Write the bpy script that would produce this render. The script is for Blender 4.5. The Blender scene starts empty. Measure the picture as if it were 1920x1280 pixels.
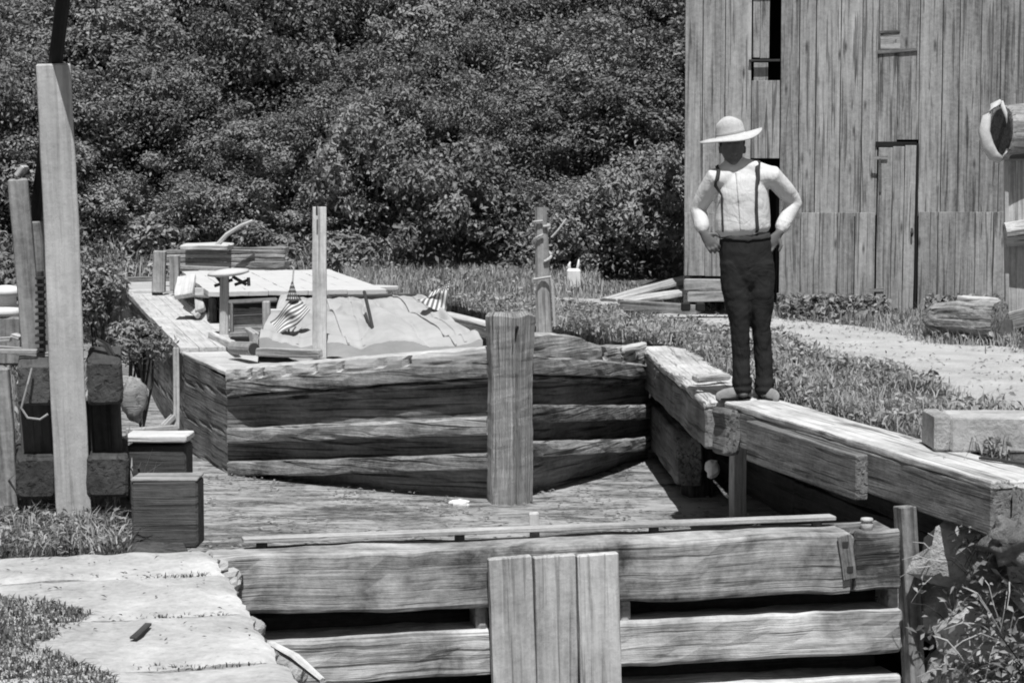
import bpy, bmesh, math, random
import numpy as np
from mathutils import Vector, Matrix, noise
random.seed(7); RNG = np.random.default_rng(11)
S = bpy.context.scene
COL = S.collection
R = math.radians
# ------------------------------------------------------------------ camera, world, sun, exposure
F_PX, CAM_Z = 3850.0, 1.45
PITCH = math.atan(310/F_PX)
cam = bpy.data.cameras.new('camera'); cam.sensor_width = 36; cam.sensor_fit = 'HORIZONTAL'
cam.lens = 36*F_PX/1920; cam.clip_start = .05; cam.clip_end = 500
co = bpy.data.objects.new('camera', cam); COL.objects.link(co)
co.location = (0, 0, CAM_Z); co.rotation_euler = (math.pi/2-PITCH, 0, 0)
S.camera = co
SUN_AZ, SUN_EL = R(3), R(66)      # azimuth measured to the right of straight behind the camera
W = bpy.data.worlds.new('World'); S.world = W; W.use_nodes = True
nt = W.node_tree; nt.nodes.clear()
sky = nt.nodes.new('ShaderNodeTexSky'); sky.sky_type = 'NISHITA'; sky.sun_disc = False
sky.sun_elevation = SUN_EL; sky.sun_rotation = math.pi - SUN_AZ
bw = nt.nodes.new('ShaderNodeRGBToBW'); bg = nt.nodes.new('ShaderNodeBackground'); wo = nt.nodes.new('ShaderNodeOutputWorld')
bg.inputs['Strength'].default_value = .065
nt.links.new(sky.outputs[0], bw.inputs[0]); nt.links.new(bw.outputs[0], bg.inputs[0]); nt.links.new(bg.outputs[0], wo.inputs[0])
sl = bpy.data.lights.new('sun', 'SUN'); sl.energy = 5.0; sl.angle = R(.5); sl.color = (1, 1, 1)
so = bpy.data.objects.new('sun', sl); COL.objects.link(so)
sd = Vector((math.sin(SUN_AZ)*math.cos(SUN_EL), -math.cos(SUN_AZ)*math.cos(SUN_EL), math.sin(SUN_EL)))
so.rotation_euler = sd.to_track_quat('Z', 'Y').to_euler(); so.location = (4, -6, 12)
vs = S.view_settings; vs.view_transform = 'Standard'; vs.look = 'None'; vs.gamma = 1; vs.exposure = 0.12
S.cycles.pixel_filter_type = 'BLACKMAN_HARRIS'; S.cycles.filter_width = 1.9

# ------------------------------------------------------------------ coordinates
def ray(px, py):
    c, s = math.cos(PITCH), math.sin(PITCH); a, b = (px-960)/F_PX, (640-py)/F_PX
    return Vector((a, c+b*s, -s+b*c))
def G(px, py, z=0.0):                       # where a sight line meets the level z
    r = ray(px, py); t = (z-CAM_Z)/r.z; return Vector((r.x*t, r.y*t, z))
def D(px, py, y):                           # where it meets the upright plane y metres away
    r = ray(px, py); t = y/r.y; return Vector((r.x*t, y, CAM_Z+r.z*t))
UX = Vector((-.254, .967, 0)).normalized(); VX = Vector((UX.y, -UX.x, 0))
def L(u, v, z=0.0): return UX*u + VX*v + Vector((0, 0, z))     # lock axes: u along the chamber, v across
def UV(p): return p.dot(UX), p.dot(VX)

# ------------------------------------------------------------------ materials
def nodes(m):
    m.use_nodes = True; t = m.node_tree; t.nodes.clear(); return t
class NT:
    def __init__(s, name):
        s.m = bpy.data.materials.new(name); s.t = nodes(s.m); s.out = s.n('ShaderNodeOutputMaterial')
    def n(s, k, **kw):
        o = s.t.nodes.new(k)
        for a, b in kw.items(): setattr(o, a, b)
        return o
    def link(s, a, b): s.t.links.new(a, b)
    def val(s, sock, x):
        if hasattr(x, 'is_linked') or hasattr(x, 'links'): s.link(x, sock)
        else: sock.default_value = x
    def math(s, op, a, b=0.0, c=0.0, clamp=False):
        o = s.n('ShaderNodeMath', operation=op, use_clamp=clamp)
        for i, x in enumerate((a, b, c)): s.val(o.inputs[i], x)
        return o.outputs[0]
    def noise(s, vec, scale, detail=4, rough=.6, dist=0.0):
        o = s.n('ShaderNodeTexNoise'); s.link(vec, o.inputs['Vector'])
        o.inputs['Scale'].default_value = scale; o.inputs['Detail'].default_value = detail
        o.inputs['Roughness'].default_value = rough; o.inputs['Distortion'].default_value = dist
        return o.outputs['Fac']
    def mapping(s, vec, sc, loc=(0, 0, 0), rot=(0, 0, 0)):
        o = s.n('ShaderNodeMapping'); s.link(vec, o.inputs[0]); o.inputs['Scale'].default_value = sc
        o.inputs['Location'].default_value = loc; o.inputs['Rotation'].default_value = rot; return o.outputs[0]
    def attr(s, name):
        return s.n('ShaderNodeAttribute', attribute_name=name)
    def rng(s, x, a, b, c=0.0, d=1.0):
        o = s.n('ShaderNodeMapRange'); s.link(x, o.inputs[0])
        for i, q in enumerate((a, b, c, d)): o.inputs[i+1].default_value = q
        return o.outputs[0]
    def bump(s, h, st=.5, dist=.01):
        o = s.n('ShaderNodeBump'); s.link(h, o.inputs['Height']); o.inputs['Strength'].default_value = st
        o.inputs['Distance'].default_value = dist; return o.outputs[0]
    def grey(s, x):
        o = s.n('ShaderNodeCombineColor'); 
        for i in range(3): s.link(x, o.inputs[i])
        return o.outputs[0]
    def principled(s, col, rough=.85, spec=.2, normal=None, metal=0.0):
        b = s.n('ShaderNodeBsdfPrincipled'); s.link(col, b.inputs['Base Color']); s.val(b.inputs['Roughness'], rough)
        b.inputs['Specular IOR Level'].default_value = spec; b.inputs['Metallic'].default_value = metal
        if normal is not None: s.link(normal, b.inputs['Normal'])
        return b
    def done(s, b): s.link(b.outputs[0], s.out.inputs[0]); return s.m

def wood(name, base, contrast=1.0, cracks=.5, knots=.3, stain=.5, bump=.7, vary=.35, fib=1.0):
    w = NT(name); g = w.attr('grain').outputs['Vector']; r = w.attr('rnd').outputs['Fac']
    warp = w.mapping(g, (1, 1, 1))
    n1 = w.noise(w.mapping(g, (1.6*fib, 34*fib, 34*fib)), 1.0, 5, .65, .25)
    n2 = w.noise(w.mapping(g, (.7, 7.5, 7.5)), 1.0, 4, .6, .5)
    n3 = w.noise(g, 2.2, 6, .65, .3)
    n4 = w.noise(g, 26, 5, .7)
    ck = w.noise(w.mapping(g, (1.1, 38, 38), (3.1, 7, 1)), 1.0, 2, .5, .6)
    ck2 = w.noise(w.mapping(g, (.8, 13, 13), (9, 2, 4)), 1.0, 3, .55, .9)
    f = w.math('ADD', w.math('MULTIPLY', w.math('SUBTRACT', n1, .5), 1.5*contrast), w.math('MULTIPLY', w.math('SUBTRACT', n2, .5), 1.3*contrast))
    f = w.math('ADD', f, w.math('MULTIPLY', w.math('SUBTRACT', n3, .5), 1.8*stain))
    f = w.math('ADD', f, w.math('MULTIPLY', w.math('SUBTRACT', n4, .5), 1.0*contrast))
    f = w.math('ADD', f, w.math('MULTIPLY', w.math('SUBTRACT', r, .5), 2*vary))
    f = w.math('MAXIMUM', w.math('ADD', f, 1.0), .18)
    cm = w.rng(ck, .33, .43, 1-.8*min(1, cracks*1.2), 1.0); cm2 = w.rng(ck2, .31, .35, 1-.9*cracks, 1.0)
    vo = w.n('ShaderNodeTexVoronoi'); w.link(w.mapping(g, (2.1, 8.5, 8.5)), vo.inputs['Vector']); vo.inputs['Scale'].default_value = 1
    kn = w.rng(vo.outputs['Distance'], .04, .17, 1-.75*knots, 1.0)
    c = w.math('MULTIPLY', w.math('MULTIPLY', w.math('MULTIPLY', f, cm), w.math('MULTIPLY', cm2, kn)), base, clamp=True)
    h = w.math('ADD', w.math('ADD', n1, w.math('MULTIPLY', cm2, .8)), w.math('ADD', w.math('MULTIPLY', cm, .7), w.math('MULTIPLY', n4, .4)))
    return w.done(w.principled(w.grey(c), .88, .15, w.bump(h, bump, .012)))

def rocky(name, base, scale=3.0, contrast=1.0, bump=.8, dist=.02, pits=.4):
    w = NT(name); g = w.n('ShaderNodeTexCoord').outputs['Object']
    n1 = w.noise(g, scale, 8, .65); n2 = w.noise(g, scale*7, 6, .7); n3 = w.noise(g, scale*.35, 4, .6)
    f = w.math('ADD', 1.0, w.math('MULTIPLY', w.math('SUBTRACT', n1, .5), 1.3*contrast))
    f = w.math('ADD', f, w.math('MULTIPLY', w.math('SUBTRACT', n2, .5), .9*contrast))
    f = w.math('ADD', f, w.math('MULTIPLY', w.math('SUBTRACT', n3, .5), .9*contrast))
    p = w.rng(n2, .28, .38, 1-pits, 1)
    c = w.math('MULTIPLY', w.math('MULTIPLY', w.math('MAXIMUM', f, .15), p), base, clamp=True)
    h = w.math('ADD', n1, w.math('MULTIPLY', n2, .5))
    return w.done(w.principled(w.grey(c), .92, .15, w.bump(h, bump, dist)))

def leafy(name, lo, hi, trans=.25, rough=.42, spec=.45):
    w = NT(name); r = w.attr('rnd').outputs['Fac']
    c = w.grey(w.rng(r, 0, 1, lo, hi)); b = w.principled(c, rough, spec)
    t = w.n('ShaderNodeBsdfTranslucent'); w.link(c, t.inputs[0]); mx = w.n('ShaderNodeMixShader'); mx.inputs[0].default_value = trans
    w.link(b.outputs[0], mx.inputs[1]); w.link(t.outputs[0], mx.inputs[2]); return w.done(mx)

def cloth(name, base, contrast=.25, scale=9, rough=.95, bump=.5, dist=.01, fine=120):
    w = NT(name); g = w.n('ShaderNodeTexCoord').outputs['Object']
    n1 = w.noise(g, scale, 4, .6, .4); n2 = w.noise(g, fine, 2, .6)
    f = w.math('ADD', 1.0, w.math('ADD', w.math('MULTIPLY', w.math('SUBTRACT', n1, .5), 2*contrast), w.math('MULTIPLY', w.math('SUBTRACT', n2, .5), contrast)))
    return w.done(w.principled(w.grey(w.math('MULTIPLY', f, base, clamp=True)), rough, .1, w.bump(n1, bump, dist)))

def plain(name, base, rough=.6, spec=.3, contrast=.3, scale=25, metal=0.0):
    w = NT(name); g = w.n('ShaderNodeTexCoord').outputs['Object']; n1 = w.noise(g, scale, 5, .65)
    f = w.math('ADD', 1.0, w.math('MULTIPLY', w.math('SUBTRACT', n1, .5), 2*contrast))
    return w.done(w.principled(w.grey(w.math('MULTIPLY', f, base, clamp=True)), rough, spec, w.bump(n1, .3, .004), metal))

M = {}
M['gate'] = wood('gate_timber', .36, .7, .45, .5, 2.0)
M['plank'] = wood('gate_plank', .46, .65, .4, .2, .7, .7, .2)
M['post'] = wood('pale_post_wood', .42, .45, .25, .5, .5, vary=.1)
M['grey'] = wood('weathered_grey_wood', .31, .9, .45, .2, .6)
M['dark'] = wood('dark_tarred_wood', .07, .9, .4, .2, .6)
M['hull'] = wood('hull_wood', .18, 1.1, .7, .3, 1.0, 1.0)
M['rail'] = wood('rub_rail_wood', .29, 1.1, .8, .3, 1.2, 1.0)
M['stem'] = wood('stem_wood', .40, 1.0, .9, .3, 1.1, 1.0)
M['deck'] = wood('sun_bleached_deck', .46, .45, .3, .15, .5, .6, .15)
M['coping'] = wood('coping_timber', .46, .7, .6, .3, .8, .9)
M['timber'] = wood('shaded_coping_timber', .21, .9, .5, .4, 1.2, 1.0)  # darker coping wood: the shade on the beam faces is in its colour
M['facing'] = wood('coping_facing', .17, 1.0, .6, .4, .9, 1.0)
M['barn'] = wood('barn_board', .30, 1.0, .6, .95, .45, .9, .2, .8)
M['pile'] = wood('loose_plank', .36, 1.0, .5, .2, .6)
M['log'] = wood('log_bark', .32, 1.2, .7, .4, .8, 1.4)
M['slab'] = rocky('coping_stone', .43, 4.5, 1.0, 1.0, .016, .5)
M['stone'] = rocky('pale_stone', .42, 4, .8)
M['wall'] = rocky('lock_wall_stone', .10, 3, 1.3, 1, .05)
M['mossy'] = rocky('mossy_rock', .22, 7, 1.5, 1, .05)
M['rubble'] = rocky('dark_rubble', .44, 5, 1.3, 1, .05)
M['iron'] = plain('rusty_iron', .04, .7, .3)
M['black'] = plain('black_pole', .015, .7, .2)
M['white'] = plain('white_paint', .7, .6, .3, .12)
M['collar'] = cloth('collar_padding', .48, .3, 14)
M['rope'] = plain('rope_fibre', .42, .9, .1, .4, 60)
M['canvas'] = cloth('canvas', .38, .38, 2.2, .9, .4, .04, 300)
M['sheet'] = cloth('white_canvas', .52, .15, 3, .9, .5, .03, 60)
def draped(name, base, contrast, st, sc=(13, 13, 4), fold=.8, dist=.03):
    w = NT(name); g = w.n('ShaderNodeTexCoord').outputs['Object']
    n1 = w.noise(w.mapping(g, sc, rot=(0, .25, 0)), 1.0, 2, .5, 1.6); n2 = w.noise(w.mapping(g, (sc[0]*.7, sc[1]*.7, sc[2]*3), rot=(0, -.5, 0)), 1.0, 2, .5, 1.2); n3 = w.noise(g, 160, 2, .6)
    fo = w.math('ADD', w.math('POWER', w.math('ABSOLUTE', w.math('SUBTRACT', n1, .5)), .7), w.math('MULTIPLY', w.math('ABSOLUTE', w.math('SUBTRACT', n2, .5)), .8))
    c = w.math('MULTIPLY', w.math('ADD', 1.0, w.math('MULTIPLY', w.math('SUBTRACT', n3, .5), contrast)), base)
    return w.done(w.principled(w.grey(c), .95, .08, w.bump(fo, fold, dist)))
M['shirt'] = draped('white_shirt', .60, .12, .9, (8, 8, 3.2), .34, .03)
M['trouser'] = draped('dark_trousers', .026, .3, .9, (7, 7, 2.2), .40, .035)
M['brace'] = cloth('suspender_web', .05, .2)
M['skin'] = plain('skin', .12, .6, .3, .15, 30)
M['shoe'] = cloth('dusty_shoe', .24, .35, 20)
M['straw'] = cloth('straw', .50, .3, 45, .9, .4, .004, 200)
M['band'] = cloth('hat_band', .30, .2)
M['leaf'] = leafy('hill_leaf', .07, .33, .28, .5, .3)
M['leafb'] = leafy('hill_leaf_pale', .10, .40, .28, .5, .3)
M['weed'] = leafy('weed_leaf', .10, .44, .25, .6, .3)
M['turf'] = leafy('dark_turf', .03, .16, .2, .7, .2)
M['grass'] = leafy('grass_blade', .12, .50, .3, .6, .3)
M['bark'] = wood('tree_bark', .06, 1.0, .6, .3, .6, 1.2)

def ground_mat():
    w = NT('grassy_soil'); g = w.n('ShaderNodeTexCoord').outputs['Object']
    n1 = w.noise(g, 1.2, 8, .7); n2 = w.noise(g, 22, 6, .75); n3 = w.noise(g, 5, 4, .6)
    f = w.math('ADD', w.math('MULTIPLY', n1, .18), w.math('MULTIPLY', w.math('SUBTRACT', n2, .35), .42))
    c = w.math('MAXIMUM', w.math('ADD', f, w.math('MULTIPLY', w.math('SUBTRACT', n3, .5), .2)), .02)
    return w.done(w.principled(w.grey(c), .95, .1, w.bump(w.math('ADD', n2, n3), 1.0, .06)))
def path_mat():
    w = NT('dusty_path'); g = w.n('ShaderNodeTexCoord').outputs['Object']
    n1 = w.noise(g, 2.2, 8, .7); n2 = w.noise(g, 45, 5, .7); n3 = w.noise(g, 1.3, 4, .6)
    f = w.math('ADD', .47, w.math('MULTIPLY', w.math('SUBTRACT', n1, .5), .45))
    f = w.math('ADD', f, w.math('MULTIPLY', w.math('SUBTRACT', n2, .5), .4)); f = w.math('ADD', f, w.math('MULTIPLY', w.math('SUBTRACT', n3, .5), .3))
    return w.done(w.principled(w.grey(w.math('MAXIMUM', f, .05)), .95, .1, w.bump(w.math('ADD', n1, n2), .8, .03)))
def water_mat():
    w = NT('scummy_water'); g = w.n('ShaderNodeTexCoord').outputs['Object']
    # drifting scum lies in long streaks across the chamber
    n1 = w.noise(w.mapping(g, (1.0, 3.6, 1), rot=(0, 0, .25)), 2.0, 9, .72, .8); n2 = w.noise(w.mapping(g, (4, 9, 1), rot=(0, 0, .2)), 2.6, 7, .75, 1.0); n3 = w.noise(g, .9, 5, .6); n4 = w.noise(g, 40, 4, .7)
    s = w.math('ADD', w.math('MULTIPLY', n1, .55), w.math('ADD', w.math('MULTIPLY', n2, .4), w.math('MULTIPLY', n3, .25)))
    k = w.rng(s, .53, .66)
    c = w.math('ADD', w.math('MULTIPLY', k, .25), w.math('ADD', -.01, w.math('MULTIPLY', n4, .22)))
    b = w.principled(w.grey(c), w.rng(k, 0, 1, .12, .8), .5, w.bump(w.math('ADD', s, w.math('MULTIPLY', n4, .3)), .4, .025))
    return w.done(b)
def flag_mat():
    w = NT('striped_flag'); v = w.attr('grain').outputs['Vector']; sp = w.n('ShaderNodeSeparateXYZ'); w.link(v, sp.inputs[0])
    x, y = sp.outputs[0], sp.outputs[1]
    st = w.math('GREATER_THAN', w.math('FRACT', w.math('MULTIPLY', y, 6.5)), .5)
    col = w.math('ADD', .13, w.math('MULTIPLY', st, .42))
    can = w.math('MULTIPLY', w.math('LESS_THAN', x, .42), w.math('GREATER_THAN', y, .46))
    fx = w.math('SUBTRACT', w.math('FRACT', w.math('MULTIPLY', x, 14)), .5); fy = w.math('SUBTRACT', w.math('FRACT', w.math('MULTIPLY', y, 11)), .5)
    star = w.math('LESS_THAN', w.math('ADD', w.math('MULTIPLY', fx, fx), w.math('MULTIPLY', fy, fy)), .06)
    cc = w.math('ADD', .07, w.math('MULTIPLY', star, .55))
    mix = w.math('ADD', w.math('MULTIPLY', can, cc), w.math('MULTIPLY', w.math('SUBTRACT', 1.0, can), col))
    return w.done(w.principled(w.grey(mix), .9, .1))
M['ground'] = ground_mat(); M['path'] = path_mat(); M['water'] = water_mat(); M['flag'] = flag_mat()

# ------------------------------------------------------------------ mesh helpers
def tag(o, label=None, cat=None, group=None, kind=None):
    for k, v in (('label', label), ('category', cat), ('group', group), ('kind', kind)):
        if v: o[k] = v
    return o
def empty(name, loc, label, cat, group=None):
    o = bpy.data.objects.new(name, None); COL.objects.link(o); o.location = loc; o.empty_display_size = .1
    return tag(o, label, cat, group)
def nz(*a): return noise.noise(Vector(a))
class MB:
    def __init__(s): s.v = []; s.f = []; s.g = []; s.r = []
    def add(s, vs_, fs, gs=None, rnd=None):
        o = len(s.v); rnd = random.random() if rnd is None else rnd
        s.v += [tuple(p) for p in vs_]; s.f += [tuple(i+o for i in f) for f in fs]
        s.g += [tuple(p) for p in (gs or vs_)]; s.r += [rnd]*len(vs_)
    def loft(s, rings, grs, rnd=None, caps=True, closed=True):
        n = len(rings[0]); vs_ = [p for r in rings for p in r]; gs = [p for r in grs for p in r]; fs = []
        for i in range(len(rings)-1):
            for j in range(n if closed else n-1):
                k = (j+1) % n; fs.append((i*n+j, i*n+k, (i+1)*n+k, (i+1)*n+j))
        if caps:
            fs.append(tuple(reversed(range(n)))); fs.append(tuple((len(rings)-1)*n+j for j in range(n)))
        s.add(vs_, fs, gs, rnd)
    def beam(s, p0, p1, w, h, up=(0, 0, 1), bev=.012, wob=.005, seg=None, rnd=None, w1=None, h1=None, lump=1.0):
        p0, p1 = Vector(p0), Vector(p1); ax = p1-p0; ln = ax.length; ax.normalize(); up = Vector(up)
        sd_ = ax.cross(up).normalized(); up = sd_.cross(ax).normalized()
        w1 = w if w1 is None else w1; h1 = h if h1 is None else h1
        seg = seg or max(2, min(40, int(ln/.12))); ox = random.uniform(0, 60); oy = random.uniform(0, 20)
        bev = min(bev, w*.3, h*.3, ln*.3)
        ts = [0.0, bev/ln]+[i/seg for i in range(1, seg)]+[1-bev/ln, 1.0]
        rings, grs = [], []
        for q, t in enumerate(ts):
            ww, hh = (w+(w1-w)*t)/2, (h+(h1-h)*t)/2; k = bev*.8 if q in (0, len(ts)-1) else 0
            b = bev; pr = []
            for (cx, cy) in ((1, 1), (-1, 1), (-1, -1), (1, -1)):
                e = [(cx*ww, cy*(hh-b)), (cx*(ww-b*.3), cy*(hh-b*.3)), (cx*(ww-b), cy*hh)]
                if cx*cy < 0: e.reverse()
                pr += e
                nx = {(1, 1): (-1, 1), (-1, 1): (-1, -1), (-1, -1): (1, -1), (1, -1): (1, 1)}[(cx, cy)]
                for m_ in (.33, .67):
                    a_ = e[-1]; b_ = (nx[0]*(ww-b), nx[1]*hh) if nx[1] == cy else (nx[0]*ww, nx[1]*(hh-b))
                    pr.append((a_[0]+(b_[0]-a_[0])*m_, a_[1]+(b_[1]-a_[1])*m_))
            ring, gr = [], []
            for (a, c) in pr:
                if k: a *= (ww-k)/ww; c *= (hh-k)/hh
                x = t*ln
                da = wob*nz(x*1.7+ox, c*6+oy, 3.1)+wob*.7*nz(x*7+ox, a*20, c*20+oy)*lump
                dc = wob*nz(x*1.7+ox, a*6+oy, 8.7)+wob*.7*nz(x*7+ox+5, a*20, c*20+oy)*lump
                ring.append(p0+ax*x+sd_*(a+da)+up*(c+dc)); gr.append((x+ox, a+oy, c+oy*.7))
            rings.append(ring); grs.append(gr)
        s.loft(rings, grs, rnd); return s
    def box(s, lo, hi, **k):                          # box between two corners, grain along its longest side
        lo, hi = Vector(lo), Vector(hi); c = (lo+hi)/2; d = hi-lo
        i = max(range(3), key=lambda q: abs(d[q])); a = Vector(c); b = Vector(c); a[i] = lo[i]; b[i] = hi[i]
        if i == 2: return s.beam(a, b, d.x, d.y, up=(0, 1, 0), **k)
        return s.beam(a, b, d.y if i == 0 else d.x, d.z, **k)
    def tube(s, pts, rad, n=8, rnd=None, caps=True, rough=0.0):
        pts = [Vector(p) for p in pts]; rad = rad if isinstance(rad, (list, tuple)) else [rad]*len(pts)
        rings, grs = [], []; acc = 0; ref = Vector((.31, .12, .94)); ox = random.uniform(0, 50)
        for i, p in enumerate(pts):
            d = (pts[min(i+1, len(pts)-1)]-pts[max(i-1, 0)]).normalized()
            a = d.cross(ref if abs(d.dot(ref)) < .95 else Vector((1, 0, 0))).normalized(); b = d.cross(a)
            if i: acc += (p-pts[i-1]).length
            ring, gr = [], []
            for j in range(n):
                t = 2*math.pi*j/n; r = rad[i]*(1+rough*nz(acc*4+ox, math.cos(t)*1.5, math.sin(t)*1.5))
                ring.append(p+a*(math.cos(t)*r)+b*(math.sin(t)*r)); gr.append((acc+ox, math.cos(t)*rad[i]+3, math.sin(t)*rad[i]+3))
            rings.append(ring); grs.append(gr)
        s.loft(rings, grs, rnd, caps); return s
    def lathe(s, prof, o, axis=(0, 0, 1), n=24, rnd=None, warp=None):
        o = Vector(o); q = Vector((0, 0, 1)).rotation_difference(Vector(axis).normalized()); rings, grs = [], []
        for (r, z) in prof:
            ring = []
            for j in range(n):
                t = 2*math.pi*j/n; p = Vector((max(r, 1e-4)*math.cos(t), max(r, 1e-4)*math.sin(t), z))
                if warp: p = warp(p, r, t)
                ring.append(o+q@p)
            rings.append(ring); grs.append([tuple(x) for x in ring])
        s.loft(rings, grs, rnd); return s
    def grid(s, fn, nu, nv, rnd=None, gfn=None):
        vs_ = [fn(i/nu, j/nv) for i in range(nu+1) for j in range(nv+1)]
        gs = [gfn(i/nu, j/nv) for i in range(nu+1) for j in range(nv+1)] if gfn else None
        m = nv+1; s.add(vs_, [(i*m+j, (i+1)*m+j, (i+1)*m+j+1, i*m+j+1) for i in range(nu) for j in range(nv)], gs, rnd); return s
    def blob(s, c, rx, ry, rz, seed=0, amp=.25, n=14, m=9, freq=1.6, rnd=None):
        c = Vector(c); rings, grs = [], []
        for i in range(m+1):
            ph = math.pi*i/m; ring = []
            for j in range(n):
                t = 2*math.pi*j/n; d = Vector((math.sin(ph)*math.cos(t), math.sin(ph)*math.sin(t), -math.cos(ph)))
                k = 1+amp*nz(d.x*freq+seed, d.y*freq, d.z*freq+seed*.7)+amp*.5*nz(d.x*4+seed, d.y*4, d.z*4)
                ring.append(c+Vector((d.x*rx*k, d.y*ry*k, d.z*rz*k)))
            rings.append(ring); grs.append([tuple(p) for p in ring])
        s.loft(rings, grs, rnd, caps=False); return s
    def build(s, name, mat, parent=None, smooth=False, mods=None):
        me = bpy.data.meshes.new(name); org = Vector((0, 0, 0))
        if parent is None and s.v: 
            a = np.array(s.v); org = Vector(((a[:, 0].min()+a[:, 0].max())/2, (a[:, 1].min()+a[:, 1].max())/2, a[:, 2].min()))
        elif parent is not None: org = wloc(parent)
        me.from_pydata([tuple(Vector(p)-org) for p in s.v], [], s.f)
        at = me.attributes.new('grain', 'FLOAT_VECTOR', 'POINT'); at.data.foreach_set('vector', np.array(s.g, dtype=np.float32).ravel())
        at = me.attributes.new('rnd', 'FLOAT', 'POINT'); at.data.foreach_set('value', np.array(s.r, dtype=np.float32))
        me.materials.append(mat if not isinstance(mat, str) else M[mat]); me.validate(); me.update()
        bm = bmesh.new(); bm.from_mesh(me); bmesh.ops.recalc_face_normals(bm, faces=bm.faces); bm.to_mesh(me); bm.free()
        if smooth: me.polygons.foreach_set('use_smooth', [True]*len(me.polygons))
        o = bpy.data.objects.new(name, me); COL.objects.link(o)
        if parent is None: o.location = org
        else: o.parent = parent
        return o
def wloc(o):
    p = Vector(o.location)
    while o.parent: o = o.parent; p += Vector(o.location)
    return p

def np_mesh(name, V, Fq, mat, rnd, parent=None, loc=None):
    me = bpy.data.meshes.new(name); n, m = len(V), len(Fq); k = Fq.shape[1]
    me.vertices.add(n); me.vertices.foreach_set('co', V.astype(np.float32).ravel())
    me.loops.add(m*k); me.loops.foreach_set('vertex_index', Fq.astype(np.int32).ravel())
    me.polygons.add(m); me.polygons.foreach_set('loop_start', np.arange(0, m*k, k, dtype=np.int32)); me.polygons.foreach_set('loop_total', np.full(m, k, dtype=np.int32))
    at = me.attributes.new('rnd', 'FLOAT', 'POINT'); at.data.foreach_set('value', rnd.astype(np.float32))
    me.materials.append(M[mat]); me.update(calc_edges=True)
    o = bpy.data.objects.new(name, me); COL.objects.link(o)
    if parent: o.parent = parent
    if loc is not None: o.location = loc
    return o
def unit(a): return a/np.maximum(np.linalg.norm(a, axis=1, keepdims=True), 1e-9)
def leaves(P, N, ln, wd, jitter=.7):
    """one folded diamond leaf at every point, roughly square to its normal"""
    n = len(P); N = unit(N+RNG.normal(0, jitter, (n, 3))); T = unit(np.cross(N, RNG.normal(0, 1, (n, 3)))); B = np.cross(N, T)
    l = (ln*RNG.uniform(.6, 1.35, n))[:, None]; w = (wd*RNG.uniform(.6, 1.35, n))[:, None]
    a = P-T*l*.5; b = P+B*w*.5+N*w*.22; c = P+T*l*.5-N*l*.12; d = P-B*w*.5+N*w*.22
    V = np.stack([a, b, c, d], 1).reshape(-1, 3); i = np.arange(n)*4
    Fq = np.concatenate([np.stack([i, i+1, i+2], 1), np.stack([i, i+2, i+3], 1)]); return V, Fq
def crown(n, rx, ry, rz, clumps, cr, ln, wd, seed, base_flat=.0):
    rg = np.random.default_rng(seed); d = unit(rg.normal(0, 1, (clumps, 3))); d[:, 2] = np.where(d[:, 2] < -.3, -d[:, 2], d[:, 2])
    rad = rg.uniform(.45, 1.0, (clumps, 1)); C = d*rad*np.array([rx, ry, rz]); k = rg.integers(0, clumps, n)
    cs = rg.uniform(.6, 1.35, clumps)*cr; e = unit(rg.normal(0, 1, (n, 3))); q = rg.uniform(.35, 1.0, (n, 1))**.5
    P = C[k]+e*q*cs[k][:, None]*np.array([1, 1, .75]); tone = rg.uniform(0, 1, clumps); w_ = rg.random((n, 1)) < .12; sh_ = unit(rg.normal(0, 1, (n, 3)))*rg.uniform(.5, 1.12, (n, 1))*np.array([rx, ry, rz]); P = np.where(w_, sh_, P)
    N = e*.8+d[k]*.3+np.array([0, -.25, .75]); V, Fq = leaves(P, N, ln, wd)
    r = np.clip(.55*rg.uniform(0, 1, n)+.45*tone[k], 0, 1); return V, Fq, np.repeat(r, 4)
def blades(P, h, w, lean=.45):
    n = len(P); a = RNG.uniform(0, 2*np.pi, n); d = np.stack([np.cos(a), np.sin(a), np.zeros(n)], 1); s = np.stack([-d[:, 1], d[:, 0], np.zeros(n)], 1)
    hh = (h*RNG.uniform(.45, 1.4, n))[:, None]; ww = (w*RNG.uniform(.6, 1.4, n))[:, None]; ln = (lean*RNG.uniform(.1, 1.3, n))[:, None]; z = np.array([0, 0, 1.0])
    m = P+z*hh*.6+d*hh*ln*.35; t = P+z*hh*(1-.25*ln)+d*hh*ln
    V = np.stack([P-s*ww*.5, P+s*ww*.5, m+s*ww*.4, m-s*ww*.4, t+s*ww*.06, t-s*ww*.06], 1).reshape(-1, 3); i = np.arange(n)*6
    Fq = np.concatenate([np.stack([i, i+1, i+2, i+3], 1), np.stack([i+3, i+2, i+4, i+5], 1)]); return V, Fq
def inpoly(x, y, poly):
    c = np.zeros(len(x), bool); n = len(poly)
    for i in range(n):
        x0, y0 = poly[i][:2]; x1, y1 = poly[(i+1) % n][:2]
        c ^= ((y0 > y) != (y1 > y)) & (x < (x1-x0)*(y-y0)/((y1-y0) or 1e-9)+x0)
    return c
def scatter(poly, dens, patch=1.2, thr=-.6):
    xs = [p[0] for p in poly]; ys = [p[1] for p in poly]; n = int((max(xs)-min(xs))*(max(ys)-min(ys))*dens)
    x = RNG.uniform(min(xs), max(xs), n); y = RNG.uniform(min(ys), max(ys), n); k = inpoly(x, y, poly); x, y = x[k], y[k]
    k = np.array([nz(a*patch, b*patch, 4.4)+random.uniform(-.25, .25) > thr for a, b in zip(x, y)], bool) if len(x) else np.zeros(0, bool)
    return x[k], y[k]

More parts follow.
